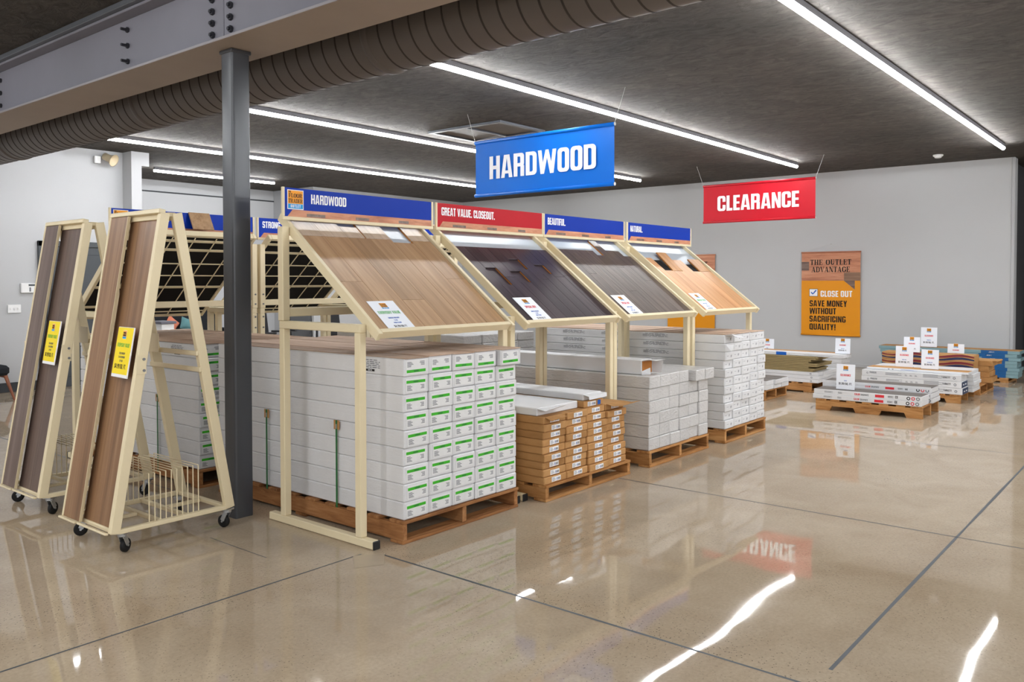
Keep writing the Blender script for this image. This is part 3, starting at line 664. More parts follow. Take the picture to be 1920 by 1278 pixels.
pallet(4.645, 5.77, 3.505, 5.0, 'pale wooden pallet under the brown carton stack', h=.115, nb=8)
Bk = stack('B', 4.645, 3.525, .1155, 4, 9, .27, 1.45, .0535, 'kraft', 'brown cartons beside the nearest stack', 'brown carton with white barcode label', 'barcode', .40, .62, jit=.012, short={(3, 8): .02, (2, 8): .015, (0, 0): -.012, (1, 0): -.015, (2, 0): -.012, (3, 0): -.015})
ZB = .1155+9*.0535
me = carton_mesh('carton', .50, 1.42, .055, 'carton_plain')
o = link('carton', me, None, (4.65, 3.59, ZB+.001)); tag(o, 'wide white opened carton lying on top of brown cartons', 'carton')
flap(o, [((.0, -.001, .053), (.22, -.001, .053)), ((.02, -.06, .040), (.24, -.055, .052)), ((.04, -.085, .052), (.25, -.08, .066))])
me = carton_mesh('carton', .262, 1.40, .05, 'kraft')
o = link('carton', me, None, (5.17, 3.545, ZB+.001)); tag(o, 'brown carton with blue tab on label, on top of third column', 'carton')
lbm = end_label('barcode', .11, .034); link('end_label', lbm, o, (.10, -.0005, .025))
m = MB(); m.box(-.02, .02, -.002, -.0005, -.017, .017, 'print_blue'); m.obj('blue_tab', o, (.20, 0, .025))
me = carton_mesh('carton', .25, 1.38, .05, 'carton_plain')
o = link('carton', me, None, (5.18, 3.56, ZB+.053)); tag(o, 'small white torn carton above the blue-tab carton', 'carton')
flap(o, [((.0, -.001, .046), (.24, -.001, .046)), ((.01, -.045, .035), (.245, -.05, .045)), ((.01, -.05, .01), (.24, -.055, .015))])
o = Bk[(3, 8)]; flap(o, [((.01, -.001, .053), (.26, -.001, .053)), ((.02, -.06, .040), (.27, -.07, .046)), ((.04, -.13, .05), (.28, -.14, .062))], 'kraft')
o = Bk[(0, 8)]; flap(o, [((.02, -.001, .05), (.2, -.001, .05)), ((.03, -.05, .03), (.21, -.05, .042))], 'kraft')

pallet(6.05, 7.135, 3.49, 5.5, 'pale wooden pallet under the film-wrapped white stack', nb=10)
Cs = stack('C', 6.06, 3.505, .137, 6, 6, .178, 1.98, .1035, 'carton_film', 'film-wrapped white cartons', 'film-wrapped white carton, middle stack', None, jit=.01, skip=((4, 5), (5, 5)))
me = carton_mesh('carton', .17, 1.9, .098, 'carton_film')
for k, x in enumerate((6.80, 6.985)):
    o = link('carton', me, None, (x, 3.45, .137+5*.1035+.001)); tag(o, 'film-wrapped white carton pulled forward on top, '+('left' if k == 0 else 'right')+' of the pair', 'carton', 'film-wrapped white cartons')
me = carton_mesh('carton', .18, 1.72, .125, 'carton_plain')
o = link('carton', me, None, (6.13, 3.62, .137+6*.1035+.001)); tag(o, 'long white carton with torn open end lying on the wrapped stack', 'carton')
m = MB(); m.cbox(.012, .168, -.004, .01, .01, .112, 'raw_core', .001); m.obj('torn_end', o)
flap(o, [((0, -.001, .12), (.17, -.001, .12)), ((.0, -.07, .135), (.18, -.09, .12)), ((.03, -.12, .125), (.17, -.13, .13))])
flap(o, [((.175, -.001, .01), (.175, -.001, .118)), ((.185, -.09, .012), (.19, -.10, .11))])
flap(o, [((.0, -.001, .03), (.0, -.001, .0)), ((.06, -.05, .06), (.05, -.06, .004))])

pallet(7.405, 8.37, 3.455, 5.6, 'pale wooden pallet under the tall white stack by the wall end', nb=10)
Ds = stack('D', 7.41, 3.465, .137, 5, 11, .192, 2.15, .0818, 'carton_white', 'white cartons in the tall far stack', 'white carton in the tall far stack', 'mark', .86, .8, jit=.012, lidmat='kraft_top')
sp3 = side_print('text', .30, .06)
for r in (8, 9, 10):
    for y in (.75, 1.25, 1.75): link('side_print', sp3, Ds[(0, r)], (-.0008, y, .042))
flap(Ds[(0, 10)], [((0, -.001, .08), (.15, -.001, .08)), ((.02, -.06, .09), (.2, -.07, .065)), ((.06, -.10, .06), (.22, -.12, .045))])
flap(Ds[(0, 9)], [((0, -.001, .075), (0, -.001, .01)), ((.05, -.06, .07), (.02, -.05, .01))])
# ---- second row of stacks behind
pallet(3.315, 4.40, 5.755, 7.76, 'wooden pallet under the green-labelled stack behind the carts', red=True, nb=10)
E_ = stack('E', 3.33, 5.77, .137, 5, 9, .21, 1.985, .1045, 'carton_white', 'green-labelled cartons in the stack behind the carts', 'white green-label carton behind the sample carts', 'green', .80, .74, lidmat='kraft_top')
link('side_print', sp1, E_[(0, 8)], (-.0008, .30, .054))
for r in range(1, 9): link('side_print', sp2, E_[(0, r)], (-.0008, 1.86, .052))
strapping(3.317, 6.36, .655, 'green strap on the white stack behind the sample carts')
pallet(6.04, 7.165, 5.56, 7.55, 'wooden pallet under the wrapped stack in the back row', nb=9)
stack('F', 6.05, 5.575, .137, 4, 10, .277, 1.95, .0875, 'carton_film', 'wrapped cartons in the back row', 'film-wrapped carton in the back row stack', None, jit=.012)
# ================================================================== DISPLAY RACKS
TH = math.radians(38.05); CT, ST = math.cos(TH), math.sin(TH)
def tray_pt(x, v, n=0.): return Vector((x, .017+v*CT-n*ST, 1.262+v*ST+n*CT))     # rack-local
TRAY_ROT = (TH, 0, 0)
def sign_panel(root, W, y, facing, kind, words, with_logo):
    """header sign across the top of a rack; facing -1 reads from the front, +1 from behind"""
    mat = {'blue': 'sign_blue', 'red': 'sign_red'}[kind]; H0, H1 = 1.965, 2.150; x0, x1 = .018, W-.008
    m = MB(); m.cbox(x0, x1, y-.004, y+.004, H0, H1, mat, .001); p = m.obj('sign_panel', root)
    fr = MB(); fr.cbox(0, W+.004, y-.011, y+.011, 1.943, 1.966, 'cream', .003); fr.obj('sign_channel', p)
    for xx in (0, W-.012): fr = MB(); fr.cbox(xx, xx+.018, y-.009, y+.009, 1.966, 2.152, 'cream', .003); fr.obj('sign_post', p)
    if facing < 0: O, Rr, off = Vector((x0, y-.0046, H0)), Vector((1, 0, 0)), 0
    else: O, Rr, off = Vector((x1, y+.0046, H0)), Vector((-1, 0, 0)), 0
    U = Vector((0, 0, 1)); w = x1-x0; n = Rr.cross(U)
    m = MB(); m.poly([O+Rr*.02, O+Rr*w, O+Rr*w+U*.046, O+Rr*.06+U*.046], 'sign_wood')
    for (a, b_) in ((.17, .32), (.58, .70), (.98, 1.08)):
        if b_ < w: m.poly([O+Rr*a+U*.006+n*.0006, O+Rr*b_+U*.006+n*.0006, O+Rr*b_+U*.026+n*.0006, O+Rr*a+U*.026+n*.0006], 'walnut_dark')
    m.obj('plank_print', p)
    m = MB(); tx = .205 if with_logo else .045; hh = .062
    text(m, words, O+Rr*tx+U*.092+n*.0006, Rr, U, hh, 'print_white', sp=.07, xs=.92); m.obj('lettering', p)
    if with_logo:
        m = MB(); logo(m, O, Rr, U, .02, .048, .125, .0006); m.obj('logo', p)
def rack(xl, W, y0, rz, label, group, sign, planks, grid=True):
    """sloped flooring display rack; local x to the right, y from the low front edge backwards"""
    loc = (xl, y0, 0) if rz == 0 else (xl+W, y0, 0)
    t = thing('display_rack', label, 'display rack', loc, rz, group)
    for x in (0, W-.05):
        m = MB(); m.cbox(x, x+.05, .012, 1.025, .002, .05, 'cream'); m.obj('foot_bar', t)
        m = MB(); m.cbox(x-.001, x+.051, 0, .0119, .001, .051, 'black_plastic'); m.obj('foot_cap', t)
        for ya, yb in ((.115, .165), (.85, .90)):
            m = MB(); m.cbox(x, x+.05, ya, yb, .0505, 1.2495, 'cream'); m.obj('leg', t)
        m = MB(); m.cbox(x, x+.05, .115, .90, 1.25, 1.30, 'cream'); m.obj('top_bar', t)
        m = MB(); m.cbox(x-.006, x+.048, .848, .902, 1.3005, 1.90, 'cream'); up = m.obj('upright', t)
        for z in (1.34, 1.43, 1.12, 1.22):
            m = MB(); s_ = .902 if z > 1.3 else .9
            m.cyl((x+.02, s_, z), (x+.02, s_+.006, z), .008, 'bolt_steel', n=8); m.obj('bolt', up)
    m = MB(); m.cbox(.05, W-.056, .855, .895, 1.325, 1.38, 'cream'); m.obj('rear_crossbar', t)
    xa, xb = .052, W-.052; V = 1.165
    for x in (xa, xb-.03):        # side rails: deep channel with a lip
        m = MB(); m.bar(tray_pt(x+.015, -.02, -.028), tray_pt(x+.015, V+.02, -.028), .03, .056, 'cream', (0, -ST, CT)); m.obj('side_rail', t)
    m = MB(); m.bar(tray_pt(xa+.031, .008, -.028), tray_pt(xb-.031, .008, -.028), .03, .056, 'cream', (0, -ST, CT)); m.obj('front_rail', t)
    m = MB(); m.bar(tray_pt(xa+.031, V+.005, -.028), tray_pt(xb-.031, V+.005, -.028), .03, .056, 'cream', (0, -ST, CT)); m.obj('back_rail', t)
    m = MB(); m.cbox(xa+.031, xb-.031, .024, V-.011, -.044, -.036, 'tray_black', .001); tp = m.obj('tray_panel', t, (0, .017, 1.262), TRAY_ROT)
    m = MB(); m.cbox(xa+.032, xb-.032, .025, V-.012, -.0358, -.032, 'backer_grey', .0005); m.obj('backer_sheet', t, (0, .017, 1.262), TRAY_ROT)
    if grid:                      # welded grid below the tray
        for k, v in enumerate((.07, .17, .45, .62, .79, .98, 1.10)):
            h = .026 if k in (1, 2, 5, 6) else .009
            m = MB(); m.cbox(xa+.032, xb-.032, v-h/2, v+h/2, -.056, -.0445, 'cream', .002); m.obj('grid_bar', t, (0, .017, 1.262), TRAY_ROT)
        x = xa+.19
        while x < xb-.1:
            m = MB(); m.cbox(x-.005, x+.005, .026, V-.012, -.064, -.0565, 'cream', .002); m.obj('grid_rod', t, (0, .017, 1.262), TRAY_ROT); x += .205
    for (u0, u1, v0, v1, mat, lift, *dr_) in planks:     # u measured from the inner left rail
        m = MB(); w, l = u1-u0-.0015, v1-v0-.0015; T = dr_[0] if dr_ else .014
        
        if T > .01:
            m.box(0, w, 0, l, 0, T-.004, mat)
            for x_ in (-.0003, w+.0003): m.poly([(x_, 0, 0), (x_, l, 0), (x_, l, T-.003), (x_, 0, T-.003)], 'raw_core')
        m.cbox(0, w, 0, l, max(0, T-.004), T, mat, .001)
        o = m.obj('plank', t, tray_pt(xa+u0, v0, -.0315), (TH+lift, 0, 0))
    sign_panel(t, W, .86, *sign)
    return t
def cols(w, u0, u1): n = round((u1-u0)/w); return [u0+(u1-u0)*k/n for k in range(n+1)]
def fill(us, ends, mat, v0=.026, joints=None):
    out = []
    for k in range(len(us)-1):
        vs_ = [v0]+list((joints or {}).get(k, []))+[ends[k % len(ends)]]
        for a, b_ in zip(vs_[:-1], vs_[1:]): out.append((us[k], us[k+1], a, b_, mat, 0))
    return out
IW = 1.345-.104
u1_ = cols(.187, .034, IW-.034)
pl1 = fill(u1_, [.97, .97, .97, .97, .94, .97], 'oak_tan', joints={0: [.49], 2: [.30], 3: [.72], 5: [.52]})
pl1 += [(u1_[0], u1_[1], .975, 1.148, 'oak_pale', 0), (u1_[1], u1_[2], .975, 1.148, 'oak_pale', 0), (u1_[2], u1_[3]-.04, .975, 1.10, 'oak_pale', 0), (u1_[3]-.03, u1_[4], .975, 1.148, 'oak_pale', 0), (u1_[5], u1_[6], .975, 1.148, 'oak_pale', 0)]
u2_ = cols(.125, .034, IW-.034); pl2 = []
gaps = {1: (.45, .66), 4: (.65, .78), 3: (.48, .62), 6: (.59, .71)}
for k in range(len(u2_)-1):
    if k in gaps: pl2 += [(u2_[k], u2_[k+1], .026, gaps[k][0], 'espresso', 0), (u2_[k], u2_[k+1], *gaps[k], 'espresso', 0, .003), (u2_[k], u2_[k+1], gaps[k][1], .93, 'espresso', 0)]
    else:
        j = random.uniform(.2, .7); pl2 += [(u2_[k], u2_[k+1], .026, j, 'espresso', 0), (u2_[k], u2_[k+1], j, .93, 'espresso', 0)]
u3_ = cols(.12, .034, IW-.034)
pl3 = fill(u3_, [.96, .96, .96, .96, .96, .89, 1.13, .97, .97, .89], 'grey_brown', joints={1: [.6], 4: [.35], 6: [.7], 8: [.5]})
u4_ = [.034, .20, .37, .57, .80, .965, IW-.02]
pl4 = [(u4_[0], u4_[1], .026, .88, 'natural', 0), (u4_[1], u4_[2], .026, .67, 'natural', 0), (u4_[2], u4_[3], .026, .66, 'natural', 0), (u4_[2], u4_[3]-.01, .665, .95, 'natural', .10),
       (u4_[3], u4_[4], .026, .86, 'natural', 0), (u4_[4], u4_[5], .026, .66, 'natural', 0), (u4_[5], u4_[6], .026, .66, 'natural', 0), (u4_[5], u4_[6], .665, .87, 'natural', .06),
       (u4_[1], u4_[2], .672, .86, 'tray_black', 0, .003), (u4_[4], u4_[5], .662, .80, 'tray_black', 0, .003)]  # last two are thin black fillers, not planks, that darken the gaps
XL = [3.18, 4.56, 5.915, 7.32]; WW = [1.345, 1.345, 1.35, 1.38]
rack(XL[0], WW[0], 3.64, 0, 'cream flooring rack with tan oak planks and blue HARDWOOD header', 'sloped flooring racks', (-1, 'blue', 'HARDWOOD', True), pl1)
rack(XL[1], WW[1], 3.64, 0, 'cream flooring rack with dark espresso planks and red header', 'sloped flooring racks', (-1, 'red', 'GREAT VALUE. CLOSEOUT.', False), pl2)
rack(XL[2], WW[2], 3.64, 0, 'cream flooring rack with grey-brown planks under BEAUTIFUL header', 'sloped flooring racks', (-1, 'blue', 'BEAUTIFUL.', False), pl3)
rack(XL[3], WW[3], 3.64, 0, 'cream flooring rack with light natural planks under NATURAL header', 'sloped flooring racks', (-1, 'blue', 'NATURAL.', False), pl4)
YM = 2*5.67-3.64
pb = fill(cols(.187, .034, IW-.034), [1.10], 'walnut')
pb1 = list(pb)
r5 = rack(XL[0], 1.345, YM, math.pi, 'back row rack seen from behind, left of the column', 'sloped flooring racks', (1, 'blue', 'HARDWOOD', True), pb1)
rack(XL[1], 1.345, YM, math.pi, 'back row rack seen from behind, with STRONG header', 'sloped flooring racks', (1, 'blue', 'STRONG.', False), pb)
rack(XL[2], 1.345, YM, math.pi, 'back row rack seen from behind, third along, mostly hidden', 'sloped flooring racks', (1, 'blue', 'DURABLE.', False) if False else (1, 'blue', 'NATURAL.', False), pb)
# loose plank samples leaning above the back-row tray
for k, (x, w) in enumerate(((3.86, .20), (4.26, .16))):
    m = MB(); m.cbox(0, w, -.006, .006, 0, .17, 'oak_tan', .002); o = m.obj('plank_sample', None, (x, YM-.95, 2.005), (-.5, .0, 0))
    tag(o, 'loose oak plank sample standing on the back row rack, '+('left' if k == 0 else 'right')+' one', 'plank', 'loose plank samples')
# price cards lying on the front trays
def price_card(i, u, heading, hmat, price, label):
    x = XL[i]+.052+u; v0 = .028; p = tray_pt(0, v0, -.0165); w, h = .216, .262
    t = thing('price_card', label, 'price card', (x, 3.64+p.y, p.z)); t.rotation_euler = (TH, 0, 0)
    m = MB(); m.box(0, w, 0, h, .0005, .0022, 'card_white'); m.obj('card', t)
    O, R_, U_ = Vector((0, 0, .0026)), Vector((1, 0, 0)), Vector((0, 1, 0)); m = MB()
    logo(m, O, R_, U_, w*.36, h*.70, .058, .0002)
    text(m, heading, O+R_*(w/2)+U_*(h*.53), R_, U_, .026, hmat, align='C', xs=.9)
    for k, (s_, hh) in enumerate((('SMOKED HICKORY', .012), ('7.5 IN', .012), ('WIDE PLANK', .012))): text(m, s_, O+R_*(w/2)+U_*(h*(.36-.085*k)), R_, U_, hh, 'print_blue', align='C')
    text(m, price, O+R_*(w/2)+U_*(h*.055), R_, U_, .018, 'print_black', align='C', sp=.1); m.obj('lettering', t)
price_card(0, .118, 'EVERYDAY VALUE', 'print_green', '$4.99/SQ FT', 'white price card with green heading on the tan oak rack')
price_card(1, .134, 'SPECIAL BUY', 'print_red', '$3.99/SQ FT', 'white price card with red heading on the dark espresso rack')
price_card(2, .105, 'SPECIAL BUY', 'print_red', '$2.99/SQ FT', 'white price card with red heading on the grey-brown rack')
price_card(3, .118, 'EVERYDAY VALUE', 'print_green', '$4.99/SQ FT', 'white price card with green heading on the light natural rack')

# ================================================================== SAMPLE CARTS
def cart(dx, y0, woodmat, label):
    """A-frame cart on casters; sample boards on the sloping -X face"""
    Y, W = 0., .61; t = thing('sample_cart', label, 'sample cart', (2.17+dx, y0, 0), 0, 'A-frame sample carts'); k = MB
    A0, A1 = (.015, .13), (.332, 1.955)         # left leg centre line (x, z)
    B0, B1 = (.738, .13), (.406, 1.955)
    for y in (.02, W-.02):
        m = MB(); m.bar((A0[0], y, A0[1]), (A1[0], y, A1[1]), .038, .056, 'cream', (1, 0, 0)); lg = m.obj('leg', t)
        m = MB(); yy = y-.0195 if y < .3 else y+.0195; sg = -1 if y < .3 else 1
        m.cbox(.143, .203, min(yy, yy+sg*.003), max(yy, yy+sg*.003), 1.02, 1.13, 'cream', .001); m.obj('bracket', lg)
        for z in (1.04, 1.105): m = MB(); m.cyl((.188, yy+sg*.003, z), (.188, yy+sg*.009, z), .008, 'bolt_steel', n=10); m.obj('bolt', lg)
        m = MB(); m.bar((B0[0], y, B0[1]), (B1[0], y, B1[1]), .038, .060, 'cream', (1, 0, 0)); lg = m.obj('leg', t)
        m = MB(); m.bar((.04, y, .137), (.71, y, .137), .036, .026, 'cream'); m.obj('base_bar', t)
        m = MB(); m.cyl((.352, y-.016, 1.945), (.352, y+.016, 1.945), .012, 'cream_dark', n=10); m.cyl((.388, y-.016, 1.945), (.388, y+.016, 1.945), .012, 'cream_dark', n=10); m.cbox(.350, .390, y-.012, y+.012, 1.933, 1.957, 'cream_dark', .002); m.obj('hinge', t)
    for x in (.03, .30, .46, .72): m = MB(); m.bar((x, .039, .137), (x, W-.039, .137), .034 if x in (.03, .72) else .026, .024, 'cream'); m.obj('base_crossbar', t)
    for x0_, x1_ in ((.06, .285), (.475, .70)): m = MB(); m.bar((x0_, W*.5, .137), (x1_, W*.5, .137), .03, .02, 'cream'); m.obj('base_rail', t)
    m = MB(); m.bar((.334, .04, 1.93), (.334, W-.04, 1.93), .03, .03, 'cream'); m.obj('top_bar', t)
    m = MB(); m.bar((.404, .04, 1.93), (.404, W-.04, 1.93), .03, .03, 'cream'); m.obj('top_bar', t)
    def bx(z): s = (z-B0[1])/(B1[1]-B0[1]); return B0[0]+(B1[0]-B0[0])*s
    for z in (1.115, 1.015):
        m = MB(); m.bar((bx(z)-.035, .0, z), (bx(z)-.035, W, z), .012, .03, 'cream'); m.obj('holder_bar', t)
    m = MB(); m.cbox(bx(1.18)-.046, bx(1.18)-.04, W-.18, W-.04, 1.10, 1.22, 'cream', .001); m.obj('holder_plate', t)
    for y in (W-.22, W-.05): m = MB(); m.bar((bx(1.2)-.055, y, 1.005), (bx(1.2)-.055, y, 1.30), .008, .014, 'cream'); m.obj('holder_rod', t)
    wm = MB(); r = .0035; wm.cyl((0, .035, .147), (0, .035, .43), r, 'cream', n=6); wm.cyl((0, .035, .43), (0, W-.035, .43), r, 'cream', n=6); wm.cyl((0, W-.035, .147), (0, W-.035, .43), r, 'cream', n=6); wme = wm.mesh('wire_divider')
    for i in range(10): link('wire_divider', wme, t, (.228+i*.0346, 0, 0))
    # casters
    for i, (x, y, a) in enumerate(((.075, .05, .5), (.735, .035, 1.9), (.10, W+.01-.05, 2.7), (.70, W-.05, .9))):
        m = MB(); m.cbox(-.03, .03, -.03, .03, .112, .1235, 'zinc', .002); m.cyl((0, 0, .10), (0, 0, .112), .026, 'zinc', n=14)
        m.bar((0, -.017, .102), (.028, -.017, .045), .004, .03, 'zinc', (1, 0, 0)); m.bar((0, .017, .102), (.028, .017, .045), .004, .03, 'zinc', (1, 0, 0)); m.cyl((.028, -.021, .04), (.028, .021, .04), .007, 'zinc', n=8)
        cs = m.obj('caster', t, (x, y, 0), (0, 0, a))
        m = MB(); m.lathe((.028, -.0135, .04), (0, 1, 0), [(.0, 0), (.026, 0), (.033, .001), (.0395, .005), (.0395, .022), (.033, .026), (.026, .027), (0, .027)], 'rubber', 20); m.obj('wheel', cs, smooth=True)
    # sloping face with sample boards: local frame u along -Y... built in face space then tilted
    tilt = math.atan2(A1[0]-A0[0], A1[1]-A0[1]); F = (A0[0]-.03*math.cos(tilt), 0, A0[1]+.01)
    # face space: x = outward normal (-), y = world y, z = up the slope
    def fb(n, d, mat, b=.003): m = MB(); m.cbox(*d, mat, b); return m.obj(n, t, F, (0, tilt, 0))
    Lz = 1.835
    fb('trim_strip', (-.010, .028, W-.018, W, 0, Lz), 'cream'); fb('top_strip', (-.010, .03, 0, W, Lz+.001, Lz+.028), 'cream')
    fb('bottom_ledge', (-.030, .0, .39, W, -.012, 0), 'cream'); fb('bottom_ledge', (-.022, .0, .02, .375, -.012, 0), 'cream')
    fb('sample_plank', (-.006, .008, .372, W-.019, .002, Lz-.002), woodmat, .001)
    fb('edge_strip', (-.012, .006, .3665, .3715, .002, Lz-.002), 'cream_dark', .001)
    fb('sample_plank', (.036, .048, .0395, .23, .002, Lz-.002), woodmat, .001)
    fb('sample_plank', (.036, .048, .2305, .42, .002, Lz-.002), woodmat, .001)
    # yellow price card in its white holder, turned a little off the face
    p = MB(); p.cbox(-.008, 0, 0, .218, -.02, .275, 'print_white', .002); ph = p.obj('card_holder', t, (F[0]+math.sin(tilt)*.885-.012, .055, F[2]+math.cos(tilt)*.885), (0, tilt, -.06))
    q = MB(); q.box(-.0095, -.0081, .006, .212, .0, .272, 'card_yellow'); cd = q.obj('price_card', ph)
    O, R_, U_ = Vector((-.0098, .212, 0)), Vector((0, -1, 0)), Vector((0, 0, 1)); q = MB(); w = .206
    logo(q, O, R_, U_, w*.36, .205, .05, .0002)
    text(q, 'EVERYDAY VALUE', O+R_*w/2+U_*.158, R_, U_, .022, 'print_green', align='C')
    for i, s_ in enumerate(('TEXAS HICKORY', '7.5 WATERPROOF', '25 YEAR')): text(q, s_, O+R_*w/2+U_*(.115-.022*i), R_, U_, .012, 'door_grey', align='C')
    text(q, '$4.99/SQ. FT.', O+R_*w/2+U_*.032, R_, U_, .026, 'print_black', align='C', sp=.08); q.obj('lettering', cd)
    return t
cart(0, 4.675, 'walnut_up', 'A-frame sample cart with warm brown planks, beside the column')
cart(.07, 5.83, 'walnut_grey_up', 'A-frame sample cart with greyer brown planks, at the far left')

# ================================================================== HANGING BANNERS AND POSTERS
def banner(x, kind, words, hh, xs_, label):
    t = thing('hanging_banner', label, 'banner', (x, 5.665, 2.56), 0, 'hanging banners'); mat = 'banner_'+kind; w, H_ = .965, .62
    m = MB(); n = 28; rows = 10
    def px_(i, j):
        y = w-2*w*i/n; z = H_*j/rows; s = j/rows
        bend = .004*math.sin(3.1*i/n*math.pi)*math.sin(math.pi*s)+.002*math.sin(7*i/n+2*s)*math.sin(math.pi*s)
        return (bend, y, z)
    for j in range(rows):
        for i in range(n): m.poly([px_(i, j), px_(i+1, j), px_(i+1, j+1), px_(i, j+1)], mat)
    sh = m.obj('banner_sheet', t, smooth=True)
    for z in (.0, H_):
        m = MB(); m.cyl((0, -w-.004, z), (0, w+.004, z), .020, mat, n=14); m.obj('hem_rod', t, smooth=True)
        for y in (-w, w): m = MB(); m.cyl((0, y*1.0045, z), (0, y*1.010, z), .018, 'wire_white', n=12); m.obj('rod_cap', t)
    m = MB(); text(m, words, (-.0072, 0, .31-hh/2), (0, -1, 0), (0, 0, 1), hh, 'print_white', sp=.06, align='C', xs=xs_); m.obj('lettering', t)
    for s in (-1, 1): m = MB(); m.cyl((0, s*w, H_), (0, s*(w+.13), ZC-2.561), .0022, 'wire_white', n=6); m.obj('wire', t)
banner(7.40, 'blue', 'HARDWOOD', .262, 1.12, 'blue hanging banner reading HARDWOOD')
banner(13.30, 'red', 'CLEARANCE', .255, 1.12, 'red hanging banner reading CLEARANCE')
def poster(y, label, full=True):
    t = thing('wall_poster', label, 'poster', (15.52, y, .54), 0, 'yellow wall posters'); w, H_ = .53, 1.535
    m = MB(); m.cbox(-.004, .004, -w, w, .03, H_-.52, 'poster_yellow', .001); m.obj('poster_sheet', t)
    m = MB(); m.cbox(-.004, .004, -w, w, H_-.519, H_, 'poster_wood', .001); m.obj('wood_print', t)
    m = MB(); m.poly([(-.0046, -w*.42-.02, H_-.52), (-.0046, -w*.82, H_-.52), (-.0046, -w*.82, H_-.68)], 'walnut_dark'); m.obj('plank_print', t); m = MB()
    m.poly([(-.0046, -w*.46, H_-.52), (-.0046, -w, H_-.52), (-.0046, -w, H_-.37), (-.0046, -w*.46, H_-.37)], 'walnut'); m.obj('plank_print', t); m = MB(); m.poly([(-.0046, w, H_-.33), (-.0046, w*.74, H_-.33), (-.0046, w*.74, H_-.17), (-.0046, w, H_-.17)], 'walnut_dark')
    m.obj('plank_print', t)
    for z in (0.02, H_): m = MB(); m.cyl((0, -w-.006, z), (0, w+.006, z), .016, 'poster_yellow' if z < 1 else 'poster_wood', n=12); m.obj('hem_rod', t, smooth=True)
    R_, U_ = Vector((0, -1, 0)), Vector((0, 0, 1)); O = Vector((-.0052, w, 0)); m = MB()
    text(m, 'THE OUTLET', O+R_*.53+U_*1.305, R_, U_, .098, 'print_black', sglyph, sp=.10, xs=1.02, align='C'); text(m, 'ADVANTAGE', O+R_*.53+U_*1.172, R_, U_, .098, 'print_black', sglyph, sp=.06, xs=.97, align='C')
    m.obj('lettering', t); m = MB()
    if full: text(m, 'CLOSE OUT', O+R_*.355+U_*.72, R_, U_, .110, 'print_white', sp=.09, xs=1.08); m.obj('lettering', t); m = MB()
    for s_, z_ in () if not full else (('SAVE MONEY', .54), ('WITHOUT', .40), ('SACRIFICING', .255), ('QUALITY!', .11)): text(m, s_, O+R_*.155+U_*z_, R_, U_, .112, 'print_black', sp=.09, xs=1.05)
    if full: m.obj('lettering', t)
    m = MB()
    rectf(m, O, R_, U_, .145, .305, .725, .865, 'print_black', 0); rectf(m, O, R_, U_, .152, .298, .732, .858, 'print_white', .0005)
    P = lambda a, b_: O+R_*a+U_*b_+Vector((-.001, 0, 0))
    m.poly([P(.175, .795), P(.205, .760), P(.215, .775), P(.190, .812)], 'print_blue'); m.poly([P(.200, .765), P(.222, .765), P(.285, .835), P(.262, .845)], 'print_blue')
    m.obj('tick_box', t)
    m = MB()
    for s in (-1, 1): m.cyl((-.003, s*(w-.03), H_+.012), (-.003, 0, H_+.15), .0018, 'wire_white', n=6)
    m.obj('hanging_wire', t)
    m = MB(); m.cyl((-.015, 0, H_+.15), (.03, 0, H_+.15), .006, 'wire_white', n=8); m.obj('nail', t)
poster(5.20, 'yellow and wood-print wall poster reading CLOSE OUT'); poster(8.01, 'yellow wall poster mostly hidden behind the light natural rack', False)
# ================================================================== CLEARANCE PALLETS
def rowbox(name, x0, x1, y0, y1, z0, z1, mat, label, cat='carton', group=None, topmat=None, prints=()):
    m = MB(); W, L, H_ = x1-x0, y1-y0, z1-z0; m.cbox(0, W, 0, L, 0, H_-.001, mat, .003)
    o = m.obj(name, None, (x0, y0, z0)); tag(o, label, cat, group)
    if topmat: q = MB(); q.box(.006, W-.006, .006, L-.006, H_-.001, H_, topmat); q.obj('printed_top', o)
    if prints: q = MB(); [p(q, W, L, H_) for p in prints]; q.obj('side_print', o)['kind'] = 'stuff'
    return o
RY, UZ = Vector((0, -1, 0)), Vector((0, 0, 1))
def p_text(s, y, h, mat, zf=.3):     # text on the -X side, y measured from the low-Y end
    return lambda q, W, L, H_: text(q, s, (-.0008, y, H_*zf), RY, UZ, h, mat, sp=.1)
def p_lines(y, w, n, mat='print_grey', z0=.35, dz=.14):
    return lambda q, W, L, H_: [rectf(q, (0, y, 0), RY, UZ, 0, w*(1-.2*(k % 2)), H_*(z0+dz*k), H_*(z0+dz*k)+H_*.06, mat, .0008) for k in range(n)]
def p_dot(y, r, mat, zf=.5):
    def f(q, W, L, H_):
        n = 14; c_ = Vector((-.0008, y, H_*zf)); a = [c_+RY*r*math.cos(2*math.pi*k/n)+UZ*r*math.sin(2*math.pi*k/n) for k in range(n)]; b_ = [c_+RY*r*.55*math.cos(2*math.pi*k/n)+UZ*r*.55*math.sin(2*math.pi*k/n) for k in range(n)]
        for k in range(n): q.poly([a[k], a[(k+1) % n], b_[(k+1) % n], b_[k]], mat)
    return f
def p_rect(ya, yb, z0, z1, mat): return lambda q, W, L, H_: rectf(q, (0, ya, 0), RY, UZ, 0, ya-yb, H_*z0, H_*z1, mat, .0008)
